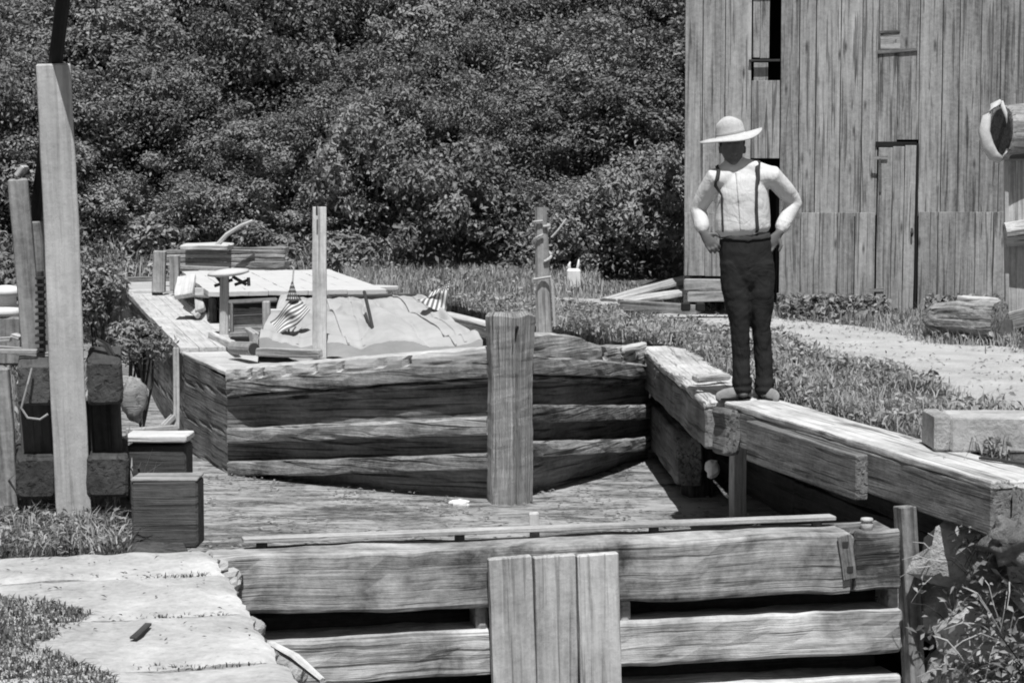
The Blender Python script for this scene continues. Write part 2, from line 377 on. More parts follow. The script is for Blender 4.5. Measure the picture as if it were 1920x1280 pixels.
# ------------------------------------------------------------------ the setting: ground, hillside, water, path
WATER_Z = -.95
def right_edge(u):
    if u < 12.3: return 5.04
    if u < 16.7: return 5.02+(u-12.3)/4.4*.90
    if u < 17.6: return 5.92-(u-16.7)/.9*.42
    if u < 19.5: return 5.50-(u-17.6)/1.9*.2
    return 5.30
def hill(x, y):
    t = max(0, y-29.6-.25*max(0, x-2)*0); z = t*.62
    return z+(.25*nz(x*.4, y*.4, 1) if t > 0 else 0)
def gz(p): return Vector((p.x, p.y, -.02+.025*nz(p.x*1.3, p.y*1.3, 0)+hill(p.x, p.y)))
us = [1.5+.6*i for i in range(54)]
def strip(name, vfun, ss):
    b = MB(); n = len(ss)
    vs_ = [gz(L(u, vfun(u, s_))) for u in us for s_ in ss]
    b.add(vs_, [(i*n+j, (i+1)*n+j, (i+1)*n+j+1, i*n+j+1) for i in range(len(us)-1) for j in range(n-1)])
    return tag(b.build(name, 'ground', smooth=True), kind='structure')
strip('ground', lambda u, s_: .80-s_, [0, .2, .5, 1, 1.5, 2, 3, 4, 6, 8, 11, 15, 20, 28])
strip('ground', lambda u, s_: right_edge(u)+.03+s_, [0, .3, .6, 1, 1.5, 2, 2.6, 3.2, 4, 5, 6, 8, 10, 13, 17, 22, 30])
def bank_face(name, pts):
    m_ = MB(); n_ = len(pts)-1
    def fn(i, j):
        k = min(int(i*n_), n_-1); p_ = pts[k].lerp(pts[k+1], i*n_-k); z = gz(p_).z; return Vector((p_.x, p_.y, z+.004+(-1.3-z)*j))+VX*(.05*nz(i*40, j*4, 2)*j)
    m_.grid(fn, n_*2, 6); tag(m_.build(name, 'ground', smooth=True), kind='structure')
bank_face('ground', [L(u, right_edge(u)+.03) for u in us if u > 16.4]); bank_face('ground', [L(u, .80) for u in us]); bank_face('ground', [L(30.1, .79+k*.46) for k in range(11)])
b = MB(); b.grid(lambda i, j: gz(L(30.1+i*3.2, .79+j*4.6)), 6, 8); tag(b.build('ground', 'ground', smooth=True), kind='structure')
b = MB(); b.grid(lambda i, j: gz(L(33.2+i*40, -28+j*64)), 44, 50)
tag(b.build('hillside', 'ground', smooth=True), kind='structure')
b = MB(); b.grid(lambda i, j: L(9.93+i*23.5, .5+j*6.2, WATER_Z+.012*nz(i*60, j*9, 2)), 40, 24)
tag(b.build('water', 'water', smooth=True), kind='structure')
b = MB(); b.grid(lambda i, j: L(-3+i*12.7, .5+j*6.2, -3.0), 8, 6)
tag(b.build('water', 'water'), kind='structure')
near = [(1000, 566), (1100, 574), (1200, 590), (1330, 624), (1480, 650), (1650, 692), (1800, 745), (1990, 812)]
far = [(1000, 553), (1100, 556), (1190, 560), (1290, 570), (1450, 592), (1640, 612), (1760, 640), (1990, 655)]
def lerp_list(l, t):
    k = t*(len(l)-1); i = min(int(k), len(l)-2); f = k-i; return (l[i][0]*(1-f)+l[i+1][0]*f, l[i][1]*(1-f)+l[i+1][1]*f)
def pathpt(i, j):
    a = G(*lerp_list(near, i)); c = G(*lerp_list(far, i)); p = a.lerp(c, j)
    if j in (0, 1): p += Vector((.12*nz(i*40, j*9, 1), .25*nz(i*33, j*9, 5), 0))
    g = gz(p); g.z += .012+.006*nz(p.x*3, p.y*3, 8); return g
b = MB(); b.grid(pathpt, 90, 14); tag(b.build('path', 'path', smooth=True), kind='structure')

# lock walls
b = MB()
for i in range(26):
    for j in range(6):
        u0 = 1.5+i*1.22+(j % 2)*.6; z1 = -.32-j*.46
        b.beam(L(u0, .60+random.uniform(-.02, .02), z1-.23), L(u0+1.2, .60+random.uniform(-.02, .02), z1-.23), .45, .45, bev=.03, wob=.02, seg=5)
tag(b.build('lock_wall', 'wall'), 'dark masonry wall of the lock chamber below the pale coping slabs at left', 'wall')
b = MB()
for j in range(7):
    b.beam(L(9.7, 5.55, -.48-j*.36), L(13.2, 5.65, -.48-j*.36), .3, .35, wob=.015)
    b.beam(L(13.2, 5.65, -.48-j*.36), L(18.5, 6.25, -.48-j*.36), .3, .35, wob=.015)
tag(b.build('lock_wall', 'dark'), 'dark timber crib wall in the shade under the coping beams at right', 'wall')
b = MB()
for j in range(8):
    for i in range(11):
        u0 = 3.2+i*.62+(j % 2)*.3; s_ = random.uniform(.8, 1.1)
        b.blob(L(u0, 4.98+random.uniform(-.05, .06), -.48-j*.33), .36*s_, .26, .20, i+j*17, .35, 12, 8)
tag(b.build('rubble_wall', 'rubble'), 'dark rubble stone wall below the end of the coping beam, overgrown at lower right', 'wall')

# ------------------------------------------------------------------ coping slabs (left foreground)
def slab(px_joint_near, px_joint_far, label, vmax, tilt=0):
    (a, b_), (c, d) = px_joint_near, px_joint_far     # image rows of the near and far joints
    ua = UV(G(300, a))[0]; uc = UV(G(300, c))[0]; ub = UV(G(450, b_))[0]; ud = UV(G(390, d))[0]
    m = MB()
    u0 = (ua+ub)/2+.012; u1 = (uc+ud)/2-.012; sd_ = random.uniform(0, 90)
    def top(i, j):
        u = u0+(u1-u0)*i; v = vmax-2.2*j; e = min(i, 1-i)*abs(u1-u0); ev = j*2.2; k = .010*math.exp(-e/.008)+.014*math.exp(-ev/.012)
        p = L(u+(.010*nz(v*5, sd_, 1)+.006*nz(v*17, sd_, 1) if i in (0, 1) else 0), v+(.022*nz(u*6, 3, 5)+.012*nz(u*20, 3, 5))*(1 if j < .02 else 0), .004+.012*nz(u*2.5, v*2.5, sd_)+.007*nz(u*9, v*9, sd_)+.004*nz(u*24, v*24, sd_)-k); return p
    m.grid(top, 20, 60)
    m.grid(lambda i, j: top(i, 0)+Vector((0, 0, -.32*j))-VX*.03*j+VX*.02*nz(i*9, j*5, sd_), 20, 8)
    m.grid(lambda i, j: top(0, j)+Vector((0, 0, -.32*i)), 3, 60); m.grid(lambda i, j: top(1, j)+Vector((0, 0, -.32*i)), 3, 60)
    return tag(m.build('coping_slab', 'slab', smooth=True), label, 'stone slab', 'pale coping slabs along the lock edge')
slab((1078, 1076), (1040, 1022), 'narrow pale coping slab farthest from the camera, just in front of the winch post', .87)
slab((1156, 1150), (1079, 1077), 'pale coping slab second from the winch post, with grass in its far joint', .875)
slab((1250, 1244), (1157, 1151), 'broad pale coping slab with a dark wood chip lying on it', .87)
slab((1420, 1412), (1251, 1245), 'pale coping slab at the bottom edge of the picture, nearest the camera', .88)
p = G(250, 1195, .018); q = G(278, 1170, .018)
tag(MB().beam(p, q, .022, .008, bev=.002, wob=.004).build('wood_chip', 'dark'), 'small dark wood chip lying on the broad pale slab', 'wood chip')

# ------------------------------------------------------------------ lock gate
UG = 9.62
gate = empty('lock_gate', L(UG, 2.8, -3), 'weathered timber lock gate with two heavy rails and three upright planks across the lock', 'lock gate')
def gpt(px, py, u=UG-.02):             # sight line to the gate's upstream/downstream plane
    r = ray(px, py); n = UX; o = Vector((0, 0, CAM_Z)); t = (u-o.dot(n))/r.dot(n); return o+r*t
def gate_rail(name, x0, y0t, y0b, x1, y1t, y1b, dep, mat='gate', u=UG, wob=.016, bev=.02):
    a = gpt(x0, (y0t+y0b)/2, u); c = gpt(x1, (y1t+y1b)/2, u); h0 = (gpt(x0, y0t, u)-gpt(x0, y0b, u)).length; h1 = (gpt(x1, y1t, u)-gpt(x1, y1b, u)).length
    off = UX*(dep/2)
    return MB().beam(a+off, c+off, dep, h0, h1=h1, bev=bev, wob=wob).build(name, mat, gate)
gate_rail('top_rail', 395, 1046, 1158, 1602, 1000, 1112, .30)
gate_rail('end_block', 1603, 999, 1112, 1690, 994, 1106, .30, bev=.012)
gate_rail('middle_rail', 490, 1202, 1288, 1694, 1141, 1224, .26, u=UG+.015, wob=.014)
gate_rail('bottom_rail', 420, 1330, 1420, 1694, 1266, 1350, .26, u=UG+.015)
for k, (x0, x1, x2, x3) in enumerate(((914, 996, 925, 1003), (999, 1077, 1006, 1083), (1080, 1158, 1086, 1166))):
    a = gpt((x0+x1)/2, 1043-k*3, UG-.05); c = gpt((x2+x3)/2, 1292, UG-.05); c = c+(c-a)*.8
    w0 = (gpt(x0, 1043, UG-.05)-gpt(x1, 1043, UG-.05)).length
    MB().beam(c, a, w0*.985, .05, up=-UX, bev=.006, wob=.004).build('upright_plank', 'plank', gate)
m = MB()
for k in range(9):
    m.beam(L(UG+.36, 1.0, -.52-k*.28), L(UG+.36, 4.62, -.52-k*.28), .06, .275, wob=.004)
m.build('back_boarding', 'dark', gate)
# stop boards just behind the planks close the gaps beside them
for (x0, x1) in ((893, 916), (1160, 1184)):
    gate_rail('mid_stile', x0, 1120, 1200, x1, 1118, 1198, .16, u=UG+.05, wob=.003)
gate_rail('end_stile', 1668, 1095, 1150, 1692, 1094, 1149, .16, u=UG+.06, wob=.003)
# thin footboard standing a little above the back of the top rail
a = gpt(455, 1012, UG+.25); c = gpt(1562, 969, UG+.25)
MB().beam(a, c, .09, .022, bev=.004, wob=.002).build('footboard', 'plank', gate)
for t in (.03, .35, .68, .97):
    q = a.lerp(c, t); MB().beam(q-Vector((0, 0, .10)), q-Vector((0, 0, .014)), .05, .05, up=(0, 1, 0), bev=.004, wob=0).build('footboard_block', 'dark', gate)
for (px, py) in ((448, 1085), (1583, 1020), (1592, 1066)):
    q = gpt(px, py, UG-.005); MB().beam(q-UX*.015, q+UX*.03, .038, .038, bev=.004, wob=0).build('bolt', 'iron', gate)
a = gpt(1583, 1003, UG-.012); c = gpt(1594, 1085, UG-.012)
MB().beam(c, a, .075, .012, up=-UX, bev=.003, wob=.003).build('iron_strap', 'grey', gate)
q = gpt(1625, 992, UG+.12); MB().lathe([(0, -.04), (.03, -.04), (.034, .0), (.026, .012), (.036, .016), (.03, .03), (0, .034)], q+Vector((0, 0, .03)), n=12).build('bolt_head', 'stone', gate, smooth=True)
a = gpt(1003, 1022, UG+.31); c = gpt(1001, 960, UG+.31); MB().beam(a, c, .05, .05, up=(0, 1, 0), bev=.006, wob=.002).build('peg', 'plank', gate)
# heel post at the right end, leaning a little
a = gpt(1706, 952, UG-.02); c = gpt(1724, 1290, UG-.08); c = c+(c-a)*.9
tag(MB().beam(c+UX*.06, a+UX*.06, .088, .10, up=-UX, bev=.004, wob=.005, rnd=.15).build('support_post', 'grey'), 'upright weathered post between the right end of the lock gate and the rubble wall', 'post')
# broken stick and rubble by the left end
a = G(508, 1208, -.38); c = G(606, 1276, -.42)
tag(MB().tube([a, a.lerp(c, .5)+Vector((0, 0, .015)), c], [.018, .022, .014], 7, rough=.3).build('broken_stick', 'plank'), 'broken pale stick lying against the left end of the middle gate rail', 'stick')
for k, (px, py, z, r_, lb) in enumerate(((425, 1088, -.28, .085, 'rough stone wedged beside the gate bolt at the left end of the top rail'), (404, 1062, -.22, .06, 'small stone above the gate bolt, beside the coping slabs'), (470, 1178, -.42, .07, 'rough stone under the left end of the top gate rail'), (540, 1262, -.52, .10, 'rough stone under the broken stick at the bottom left of the gate'))):
    q = gpt(px, py, UG-.02 if k < 2 else UG-.1); tag(MB().blob(q, r_, r_*.8, r_*.7, k*7, .4).build('stone', 'stone' if k < 2 else 'rubble'), lb, 'stone')

# ------------------------------------------------------------------ winch frame (left)
YF = 8.62
root = G(140, 985); frame = empty('winch_frame', root, 'timber winch frame with a tall pale post between dark square beam ends', 'winch')
def at(px, py, y): return D(px, py, y)
m = MB(); t0 = at(140, 1000, YF); t1 = at(100, 121, YF+.02)
m.beam(t0, t1, .146, .10, w1=.142, up=(.23, -1, 0), bev=.008, wob=.004, seg=30, rnd=.5).build('tall_post', 'post', frame)
q0 = at(62, 668, YF+.45); q1 = at(33, 335, YF+.45)
m = MB(); m.beam(q0, q1, .088, .09, up=(.24, -1, 0), bev=.01, wob=.005, rnd=.35)
m.build('short_post', 'grey', frame)
m = MB(); m.beam(q1+(q0-q1)*-.012, q1+Vector((.035, 0, .055)), .02, .10, up=(0, -1, 0), bev=.006, wob=.002); m.build('post_cap', 'deck', frame)
MB().beam(at(84, 668, YF+.55), at(66, 415, YF+.55), .06, .06, up=(0, -1, 0), bev=.006, wob=.003, rnd=.3).build('guide_board', 'grey', frame)
for (x0, y0, x1, y1, ln) in ((35, 682, 97, 760, .75), (164, 676, 229, 758, .75), (30, 858, 104, 936, .6), (164, 855, 241, 932, .6)):
    a = at((x0+x1)/2, (y0+y1)/2, YF-.03); w_ = (at(x1, y0, YF)-at(x0, y0, YF)).length; h_ = (at(x0, y1, YF)-at(x0, y0, YF)).length
    MB().beam(a, a+Vector((a.x/a.y, 1, 0))*ln, w_, h_, bev=.016, wob=.006).build('beam', 'dark', frame)
for (x0, x1) in ((38, 98), (162, 228)):
    a = at((x0+x1)/2+4, 866, YF+.16); c = at((x0+x1)/2-3, 750, YF+.16)
    MB().beam(a, c, (at(x1, 800, YF)-at(x0, 800, YF)).length, .05, up=(0, -1, 0), bev=.006).build('panel', 'dark', frame)
a = at(18, 985, YF+.1); c = at(-6, 690, YF+.1)
MB().beam(a, c, .10, .05, up=(0, -1, 0), bev=.008, wob=.005).build('side_board', 'pile', frame)
m = MB(); m.beam(at(80, 660, YF+.3), at(76, 508, YF+.3), .018, .05, up=(0, -1, 0), bev=.002, wob=0)
for k in range(11):
    y = 655-k*13.4; m.beam(at(68, y, YF+.29), at(84, y, YF+.29), .05, .012, bev=.002, wob=0)
m.build('rack', 'iron', frame)
q = at(12, 592, YF+.75)
MB().lathe([(0, 0), (.075, 0), (.082, .015), (.078, .035), (.05, .045), (.045, .085), (.078, .095), (.082, .115), (.07, .13), (.02, .14), (0, .14)], q, n=24).build('drum', 'white', frame, smooth=True)
MB().beam(q-Vector((0, 0, .22)), q, .15, .15, up=(0, 1, 0), bev=.01).build('drum_block', 'grey', frame)
pts = [at(188 + 0*1, 640, YF+.3), at(200, 648, YF+.28), at(212, 668, YF+.25), at(218, 690, YF+.2)]
MB().tube([at(184, 640, YF+.32)]+pts[1:], .014, 7).build('crank_handle', 'plank', frame)
pts = [at(60, 690, YF-.055), at(52, 720, YF-.075), at(40, 765, YF-.075), at(52, 783, YF-.075), at(75, 786, YF-.075), at(90, 776, YF-.07)]
MB().tube(pts, .005, 7).build('rope', 'grey', frame)
m = MB()
for k in range(9):
    x = random.uniform(-5, 90); y = random.uniform(646, 668); yy = YF+random.uniform(.1, .6)
    a = at(x, 672, yy); a.z = at(40, 680, YF).z+.01+.012*k; d = Vector((random.uniform(-.4, .4), random.uniform(-.1, .1), random.uniform(-.02, .03)))
    if k < 6: MB().beam(a-d*.35, a+d*.35, .05, .02, bev=.003, wob=.004).build('top_board', 'pile', frame)
# long dark lever pole lying over the top of the tall post: its front end rises towards the camera
a = at(67, 418, YF+.66); c = at(105, 122, YF+.0)+Vector((0, 0, .03)); e = (c-a).normalized()
pole = MB().tube([a, a.lerp(c, .5), c, c+e*.5, c+e*1.15], [.030, .030, .030, .029, .028], 10, rough=.12).build('lever_pole', 'black')
tag(pole, 'long black lever pole lying over the top of the tall pale winch post', 'pole')

# two blocks like steps beside the winch frame
blk = empty('timber_block', G(310, 1015), 'square dark timber block standing on the ground beside the coping slabs', 'timber block')
h = D(310, 898, 8.24).z
a = D(246, 960, 8.215); c = D(371, 960, 8.215)
MB().beam(Vector((a.x, 8.30, h/2-.03)), Vector((c.x, 8.30, h/2-.03)), .17, h+.05, bev=.01, wob=.005).build('block_body', 'dark', blk)
MB().beam(Vector((a.x, 8.30, h)), Vector((c.x, 8.30, h)), .172, .012, bev=.004, wob=.003).build('block_top', 'grey', blk)
blk.rotation_euler = (0, 0, 0)
st = empty('timber_step', G(295, 905), 'dark timber step with a pale plank top, behind the square block', 'step')
h2 = D(295, 826, 9.15).z; a = D(243, 860, 9.3); c = D(352, 860, 9.25)
MB().beam(Vector((a.x, 9.3, h2/2-.02)), Vector((c.x, 9.3, h2/2-.02)), .2, h2-.02, bev=.01, wob=.004).build('step_body', 'dark', st)
MB().beam(Vector((a.x-.01, 9.3, h2)), Vector((c.x+.006, 9.3, h2)), .24, .03, bev=.006, wob=.004).build('step_top', 'deck', st)
# bent pale knee timber beyond the step
kn_ = empty('bent_knee', D(331, 800, 11.5), 'pale knee of two boards standing on end beside the boat, under the dark shrub', 'timber knee')
MB().beam(D(331, 806, 11.5), D(329, 652, 11.6), .036, .05, up=(.2, -1, 0), bev=.006, wob=.005).build('upright_board', 'pile', kn_)
MB().beam(D(243, 812, 11.2), D(326, 806, 11.46), .07, .05, bev=.006, wob=.006).build('foot_board', 'pile', kn_)
MB().beam(D(306, 800, 11.42), D(326, 780, 11.49), .03, .03, bev=.005, wob=.004).build('brace', 'pile', kn_)
tag(MB().blob(D(250, 748, 11.9), .075, .08, .13, 5, .3).build('stump', 'grey', smooth=True), 'rounded grey stump behind the winch frame, under the shrub', 'stump')

# ------------------------------------------------------------------ canal boat
def zAt(px, py, P_):                                  # level at which image row py passes the plan point P_
    return D(px, py, P_.y).z
PS, PA, PB = L(14.5, 3.81), L(16.5, 1.95), L(16.5, 5.55)
PL, PR, PSL, PSR, PR2 = L(18.05, 1.75), L(18.05, 5.25), L(29.3, 1.98), L(29.3, 4.65), L(20.5, 5.05)
boat = empty('canal_boat', L(20, 3.7, WATER_Z), 'old wooden canal boat with a blunt planked bow floating in the lock', 'boat')
zc = dict(S=zAt(960, 676, PS), A=zAt(430, 712, PA), B=zAt(1213, 676, PB), L=zAt(331, 664, PL))
def hp(P_, z): return Vector((P_.x, P_.y, z))
def bowpt(side, t, zz, inset=0.0):
    """point on the bow plan line: t=0 stem, t=1 corner, slightly full"""
    E = PA if side < 0 else PB; p_ = PS.lerp(E, t); n_ = (-UX*(1.75) + VX*side*2.0).normalized(); bul = .10*math.sin(math.pi*min(1, t))
    p_ = p_+n_*(bul-inset); return Vector((p_.x, p_.y, zz))
def bow_hull(side):
    E = 'A' if side < 0 else 'B'
    def fn(i, j):
        z1 = zc['S']+(zc[E]-zc['S'])*i; zb = -1.35; z = zb+(z1-zb)*j; tuck = .075+.16*max(0, (-.75-z))/.6+.02*nz(i*6, z*5, 3)+.012*nz(i*22, z*30, 6)
        plank = .012*(1 if (z*3.6) % 1 < .06 else 0)
        return bowpt(side, i, z, (tuck+plank)*(1-.85*max(0, (i-.88)/.12)))
    return fn
m = MB()
for side in (-1, 1):
    f_ = bow_hull(side); m.grid(f_, 30, 60, gfn=lambda i, j, s_=side: (i*2.7+s_*9, j*1.4, s_*3), rnd=.4)
def side_hull(P0, z0, P1, z1, nm):
    n_ = max(6, int((P1-P0).length/.4)); out = (P1-P0).normalized().cross(Vector((0, 0, 1)))
    if out.dot(VX)*(1 if nm == 'r' else -1) < 0: out = -out
    def fn(i, j):
        p_ = P0.lerp(P1, i); z = -1.35+(z0+(z1-z0)*i+1.35)*j; k = -.012 if (z*3.2+i*.6*(P1-P0).length*.15) % 1 < .07 else 0
        p_ = p_+out*(k-.02+.02*nz(i*5, z*3, 9)); return Vector((p_.x, p_.y, z))
    m.grid(fn, n_*2, 44, gfn=lambda i, j: (i*(P1-P0).length, j*1.4, 5), rnd=.4)
zS_ = -.05
side_hull(PA, zc['A'], PL, zc['L'], 'l'); side_hull(PL, zc['L'], PSL, zS_, 'l'); side_hull(PB, zc['B'], PR, -.06, 'r'); side_hull(PR, -.06, PR2, -.06, 'r'); side_hull(PR2, -.06, PSR, zS_, 'r'); side_hull(PSR, zS_, PSL, zS_, 'r')
m.build('hull', 'hull', boat)
# rubbing strakes across the bow
def strake(side, yS, yE, xS, xE, dep=.185, mat='rail', t0=.07, t1=.985):
    E = PA if side < 0 else PB; mm = MB()
    zs = (zAt(960, yS[0], PS), zAt(960, yS[1], PS)); ze = (zAt(xE, yE[0], E), zAt(xE, yE[1], E)); n = 22
    rings, grs = [], []; ox = random.uniform(0, 30)
    for q in range(n+1):
        t = t0+(t1-t0)*q/n; zt = zs[0]+(ze[0]-zs[0])*t; zb = zs[1]+(ze[1]-zs[1])*t; b_ = .022
        prof = [(.16, zt+.006), (.035, zt+.003), (.022, zt-.010), (.022, (zt+zb)/2), (.028, zb+.012), (.04, zb), (.16, zb)]
        rg_, gr = [], []
        for k, (ins, z) in enumerate(prof):
            ins2 = ins+.008*nz(t*14+ox, k*.9, 1)+.012*nz(t*4+ox, k*.4, 3)+.007*nz(t*60, k*2, ox); z2 = z+.012*nz(t*9+ox, k*.7, 6)+.006*nz(t*40, k*2, ox)
            rg_.append(bowpt(side, t, z2, ins2-dep+.13)); gr.append((t*2.7+ox, z, ins))
        rings.append(rg_); grs.append(gr)
    mm.loft(rings, grs); mm.build('strake', mat, boat)
strake(-1, (673, 702), (716, 742), 0, 430); strake(-1, (779, 812), (804, 829), 0, 440); strake(-1, (848, 877), (866, 891), 0, 447)
strake(-1, (706, 714), (744, 752), 0, 430, .12)
strake(1, (666, 700), (684, 709), 0, 1213); strake(1, (760, 790), (759, 785), 0, 1213); strake(1, (829, 855), (819, 843), 0, 1213)
strake(1, (704, 714), (711, 722), 0, 1213, .12)
# cap timbers on top of the bow, chewed by ropes
def cap(side, yS, yE, xE, dep, notch):
    E = PA if side < 0 else PB; zs = [zAt(960, y, PS) for y in yS]; ze = [zAt(xE, y, E) for y in yE]; n = 60; rings, grs = [], []
    for q in range(n+1):
        t = .04+.97*q/n; zt = zs[0]+(ze[0]-zs[0])*t; zb = zs[1]+(ze[1]-zs[1])*t
        if side > 0: zt += .05*math.exp(-((t-.28)/.2)**2)-.02*math.exp(-((t-.62)/.1)**2)
        zt += .014*nz(t*9, side*3, 2)+.008*nz(t*30, 1, side)
        nt_ = 0
        for c_ in notch: nt_ = max(nt_, (.35+.65*((c_*37.7)%1))*math.exp(-((t-c_)/(.004+.006*((c_*91.3)%1)))**2))
        prof = [(dep, zb), (dep, zt-.02), (dep-.04, zt), (.10, zt), (.04+.02*nt_, zt-.015), (.03+.075*nt_, zb+(zt-zb)*.55), (.03+.095*nt_, zb+(zt-zb)*.22), (.035, zb)]
        rings.append([bowpt(side, t, z+.006*nz(t*20, k, 4), i_+.01*nz(t*11, k*2, side)) for k, (i_, z) in enumerate(prof)]); grs.append([(t*2.7, z, i_) for i_, z in prof])
    mm = MB(); mm.loft(rings, grs); mm.build('bow_cap', 'deck' if side < 0 else 'stem', boat)
cap(-1, (646, 671), (690, 715), 430, .42, (.33, .42, .56, .66, .76, .86, .91, .97))
cap(1, (630, 664), (652, 682), 1213, .26, (.58, .74, .88))
# stem post: two faces meeting on a ridge, worn round at the top
rings, grs = [], []; zt = zAt(960, 586, PS)
for q in range(61):
    z = -1.3+(zt+1.3)*q/60; k = 1-.14*max(0, (z-zt+.03)/.03) if z > zt-.03 else 1
    k *= 1+.10*max(0, (z-.1)/.4)
    o = PS+UX*.10
    gv = .045 if z < zt-.1+.04*nz(z*3, 1, 1) else .006
    prof = [(-.135, .05), (-.15, -.12), (-.147, -.14), (-.075, -.188), (-.004, -.235), (.004, -.235+gv), (.016, -.235+gv), (.024, -.24), (.10, -.188), (.16, -.148), (.164, -.13), (.16, .05)]
    rings.append([Vector((o.x, o.y, z+(.04*nz(a*9, c*9, 3) if q > 57 else 0)))+VX*(a*k+.007*nz(z*4, a*3, 2)+.003*nz(z*17, a*9, 2)-.015)+UX*(c*k+.012*nz(z*4, a*3, 7)+.008*nz(z*15, a*12, 7)) for i, (a, c) in enumerate(prof)]); grs.append([(z, a*1.3, c+i) for i, (a, c) in enumerate(prof)])
m = MB(); m.loft(rings, grs, .62); m.build('stem_post', 'stem', boat)
# decks
dz = lambda u: (-.165+(u-16.5)/1.55*.06) if u > 16.5 else -.165+(16.5-u)/2*.27
m = MB()
def bowdeck(i, j):
    u = 14.85+(18.2-14.85)*i
    if u < 16.5: k = (u-14.5)/2.0; a, c = 3.81-1.72*k, 3.81+1.68*k
    else: k = (u-16.5)/1.7; a, c = 2.06-.28*k, 5.5-.3*k
    p_ = L(u, a+(c-a)*j, dz(u)+.006*nz(i*20, j*30, 1)); return p_
m.grid(bowdeck, 24, 16, rnd=.6)
m.build('bow_deck', 'deck', boat)
m = MB()
for (v0, v1, ed) in ((1.75, 2.42, -1), (4.72, 5.3, 1)):
    for k in range(4):
        a = v0+(v1-v0)*(k+.5)/4; w_ = abs(v1-v0)/4-.003
        us_ = (18.21, 22.3, 29.2) 
        for q in range(2):
            d0 = (us_[q]-18)/11.3*.24*(1 if ed < 0 else -1.6); d1 = (us_[q+1]-18)/11.3*.24*(1 if ed < 0 else -1.6)
            m.beam(L(us_[q]+.01, a+d0, -.085-.012*q), L(us_[q+1], a+d1, -.085-.012*q), w_, .05, bev=.003, wob=.002, rnd=random.uniform(.58, .68))
m.build('side_deck', 'deck', boat)
m = MB(); m.beam(L(28.1, 1.95, -.06), L(28.1, 4.7, -.06), 2.2, .06, wob=.004); m.build('stern_deck', 'deck', boat)
m = MB(); m.beam(L(16.50, 2.07, -.178), L(18.1, 1.80, -.112), .07, .04, wob=.005); m.beam(L(18.1, 1.80, -.112), L(29.3, 2.02, -.06), .07, .04, wob=.004); m.build('gunwale', 'deck', boat)
m = MB(); m.beam(L(29.25, 2.0, -.02), L(29.25, 4.65, -.02), .1, .12, wob=.006); m.build('stern_rail', 'hull', boat)
# coaming of the hold
m = MB()
m.beam(L(18.4, 2.45, -.02), L(27, 2.55, -.02), .06, .14, wob=.005); m.beam(L(18.4, 4.7, -.02), L(27, 4.45, -.02), .06, .14, wob=.005); m.build('coaming', 'grey', boat)
m = MB(); m.beam(L(18.3, 2.4, -.62), L(27, 2.4, -.62), .05, 1, wob=.003); m.beam(L(22.8, 2.4, -1.12), L(22.8, 4.8, -1.12), 9, .05, wob=.003); m.build('hold_lining', 'dark', boat)
# white hatch covers
zt_ = .25
m = MB()
for k in range(9):
    a = 2.42+k*.205
    m.beam(L(21.0, a, zt_), L(25.6, a+.18, zt_+random.uniform(-.006, .006)), .204, .05, bev=.004, wob=.006, rnd=random.uniform(.6, .9))
m.build('hatch_cover', 'sheet', boat)
m = MB(); m.beam(L(21.08, 2.45, .02), L(21.08, 4.2, .02), .05, .34, wob=.004); m.beam(L(25.5, 2.5, .02), L(25.5, 4.3, .02), .05, .34, wob=.004); m.beam(L(21.2, 2.4, .02), L(25.5, 2.55, .02), .05, .34, wob=.004); m.build('hatch_side', 'dark', boat)
m = MB(); m.beam(D(640, 558, 20.7), D(797, 554, 21.2), .06, .05, wob=.004); m.build('hatch_gap_shade', 'dark', boat)  # dark strip added for the shadow line between hatch and canvas
m = MB(); m.beam(D(655, 541, 22.0), D(692, 543, 21.8), .9, .05, wob=.004); m.build('hatch_step', 'sheet', boat)
# sagging canvas over the forward hold
def tarp(i, j):
    tl, tr, bl, br = G(530, 566, .20), G(788, 563, .19), G(486, 656, -.02), G(905, 650, .0)
    a = tl.lerp(tr, j); c = bl.lerp(br, j); p_ = a.lerp(c, i)
    z = a.z+(c.z-a.z)*(i**1.25); w_ = .022*math.sin(j*19+3*math.sin(i*2.2)+2*nz(j*3, i*2, 1))*(.2+i*(1-i)*3)*.6+.05*nz(j*4, i*1.5, 2)+.03*abs(nz(j*11+i*3, i*2.2, 5))+.010*nz(j*38, i*5, 1)
    th = math.atan2(i+.12, (j-.62)*1.6); th2 = math.atan2(i+.1, (j-.04)*1.6); w_ *= .7
    w_ += min(1, i*3)*(1-.5*i)*(.085*(abs(math.sin(7*th+1.5*nz(i*2, j*2, 8)))**.6-.6)+.05*(abs(math.sin(9*th2+nz(i*2, j*2, 3)))-.6))
    w_ += .035*math.exp(-((i-.93)/.035)**2)-.03*math.exp(-((i-.86-.03*nz(j*6, 1, 1))/.025)**2)+.03*math.exp(-((j-.985)/.02)**2)
    z += w_+.05*math.exp(-((j-.02)/.1)**2); return Vector((p_.x, p_.y, z+.03))
m = MB(); m.grid(tarp, 90, 150); m.grid(lambda i, j: tarp(0, j)+Vector((0, .02+.05*i, -.35*i)), 5, 80); m.grid(lambda i, j: tarp(1, j)+Vector((0, 0, -.12*i)), 4, 80); m.grid(lambda i, j: tarp(j, 1)+Vector((.03*i, 0, -.3*i)), 5, 50); m.grid(lambda i, j: tarp(j, 0)+Vector((-.02*i, 0, -.3*i)), 5, 50)
o = m.build('tarpaulin', 'canvas', boat, smooth=True)
for jj, sl_ in ((.30, .10), (.80, .08)):
    m = MB(); m.tube([tarp(t/24, jj+sl_*t/24)+Vector((0, -.004, .012)) for t in range(25)], .010, 6); m.build('lashing_rope', 'rope', boat)
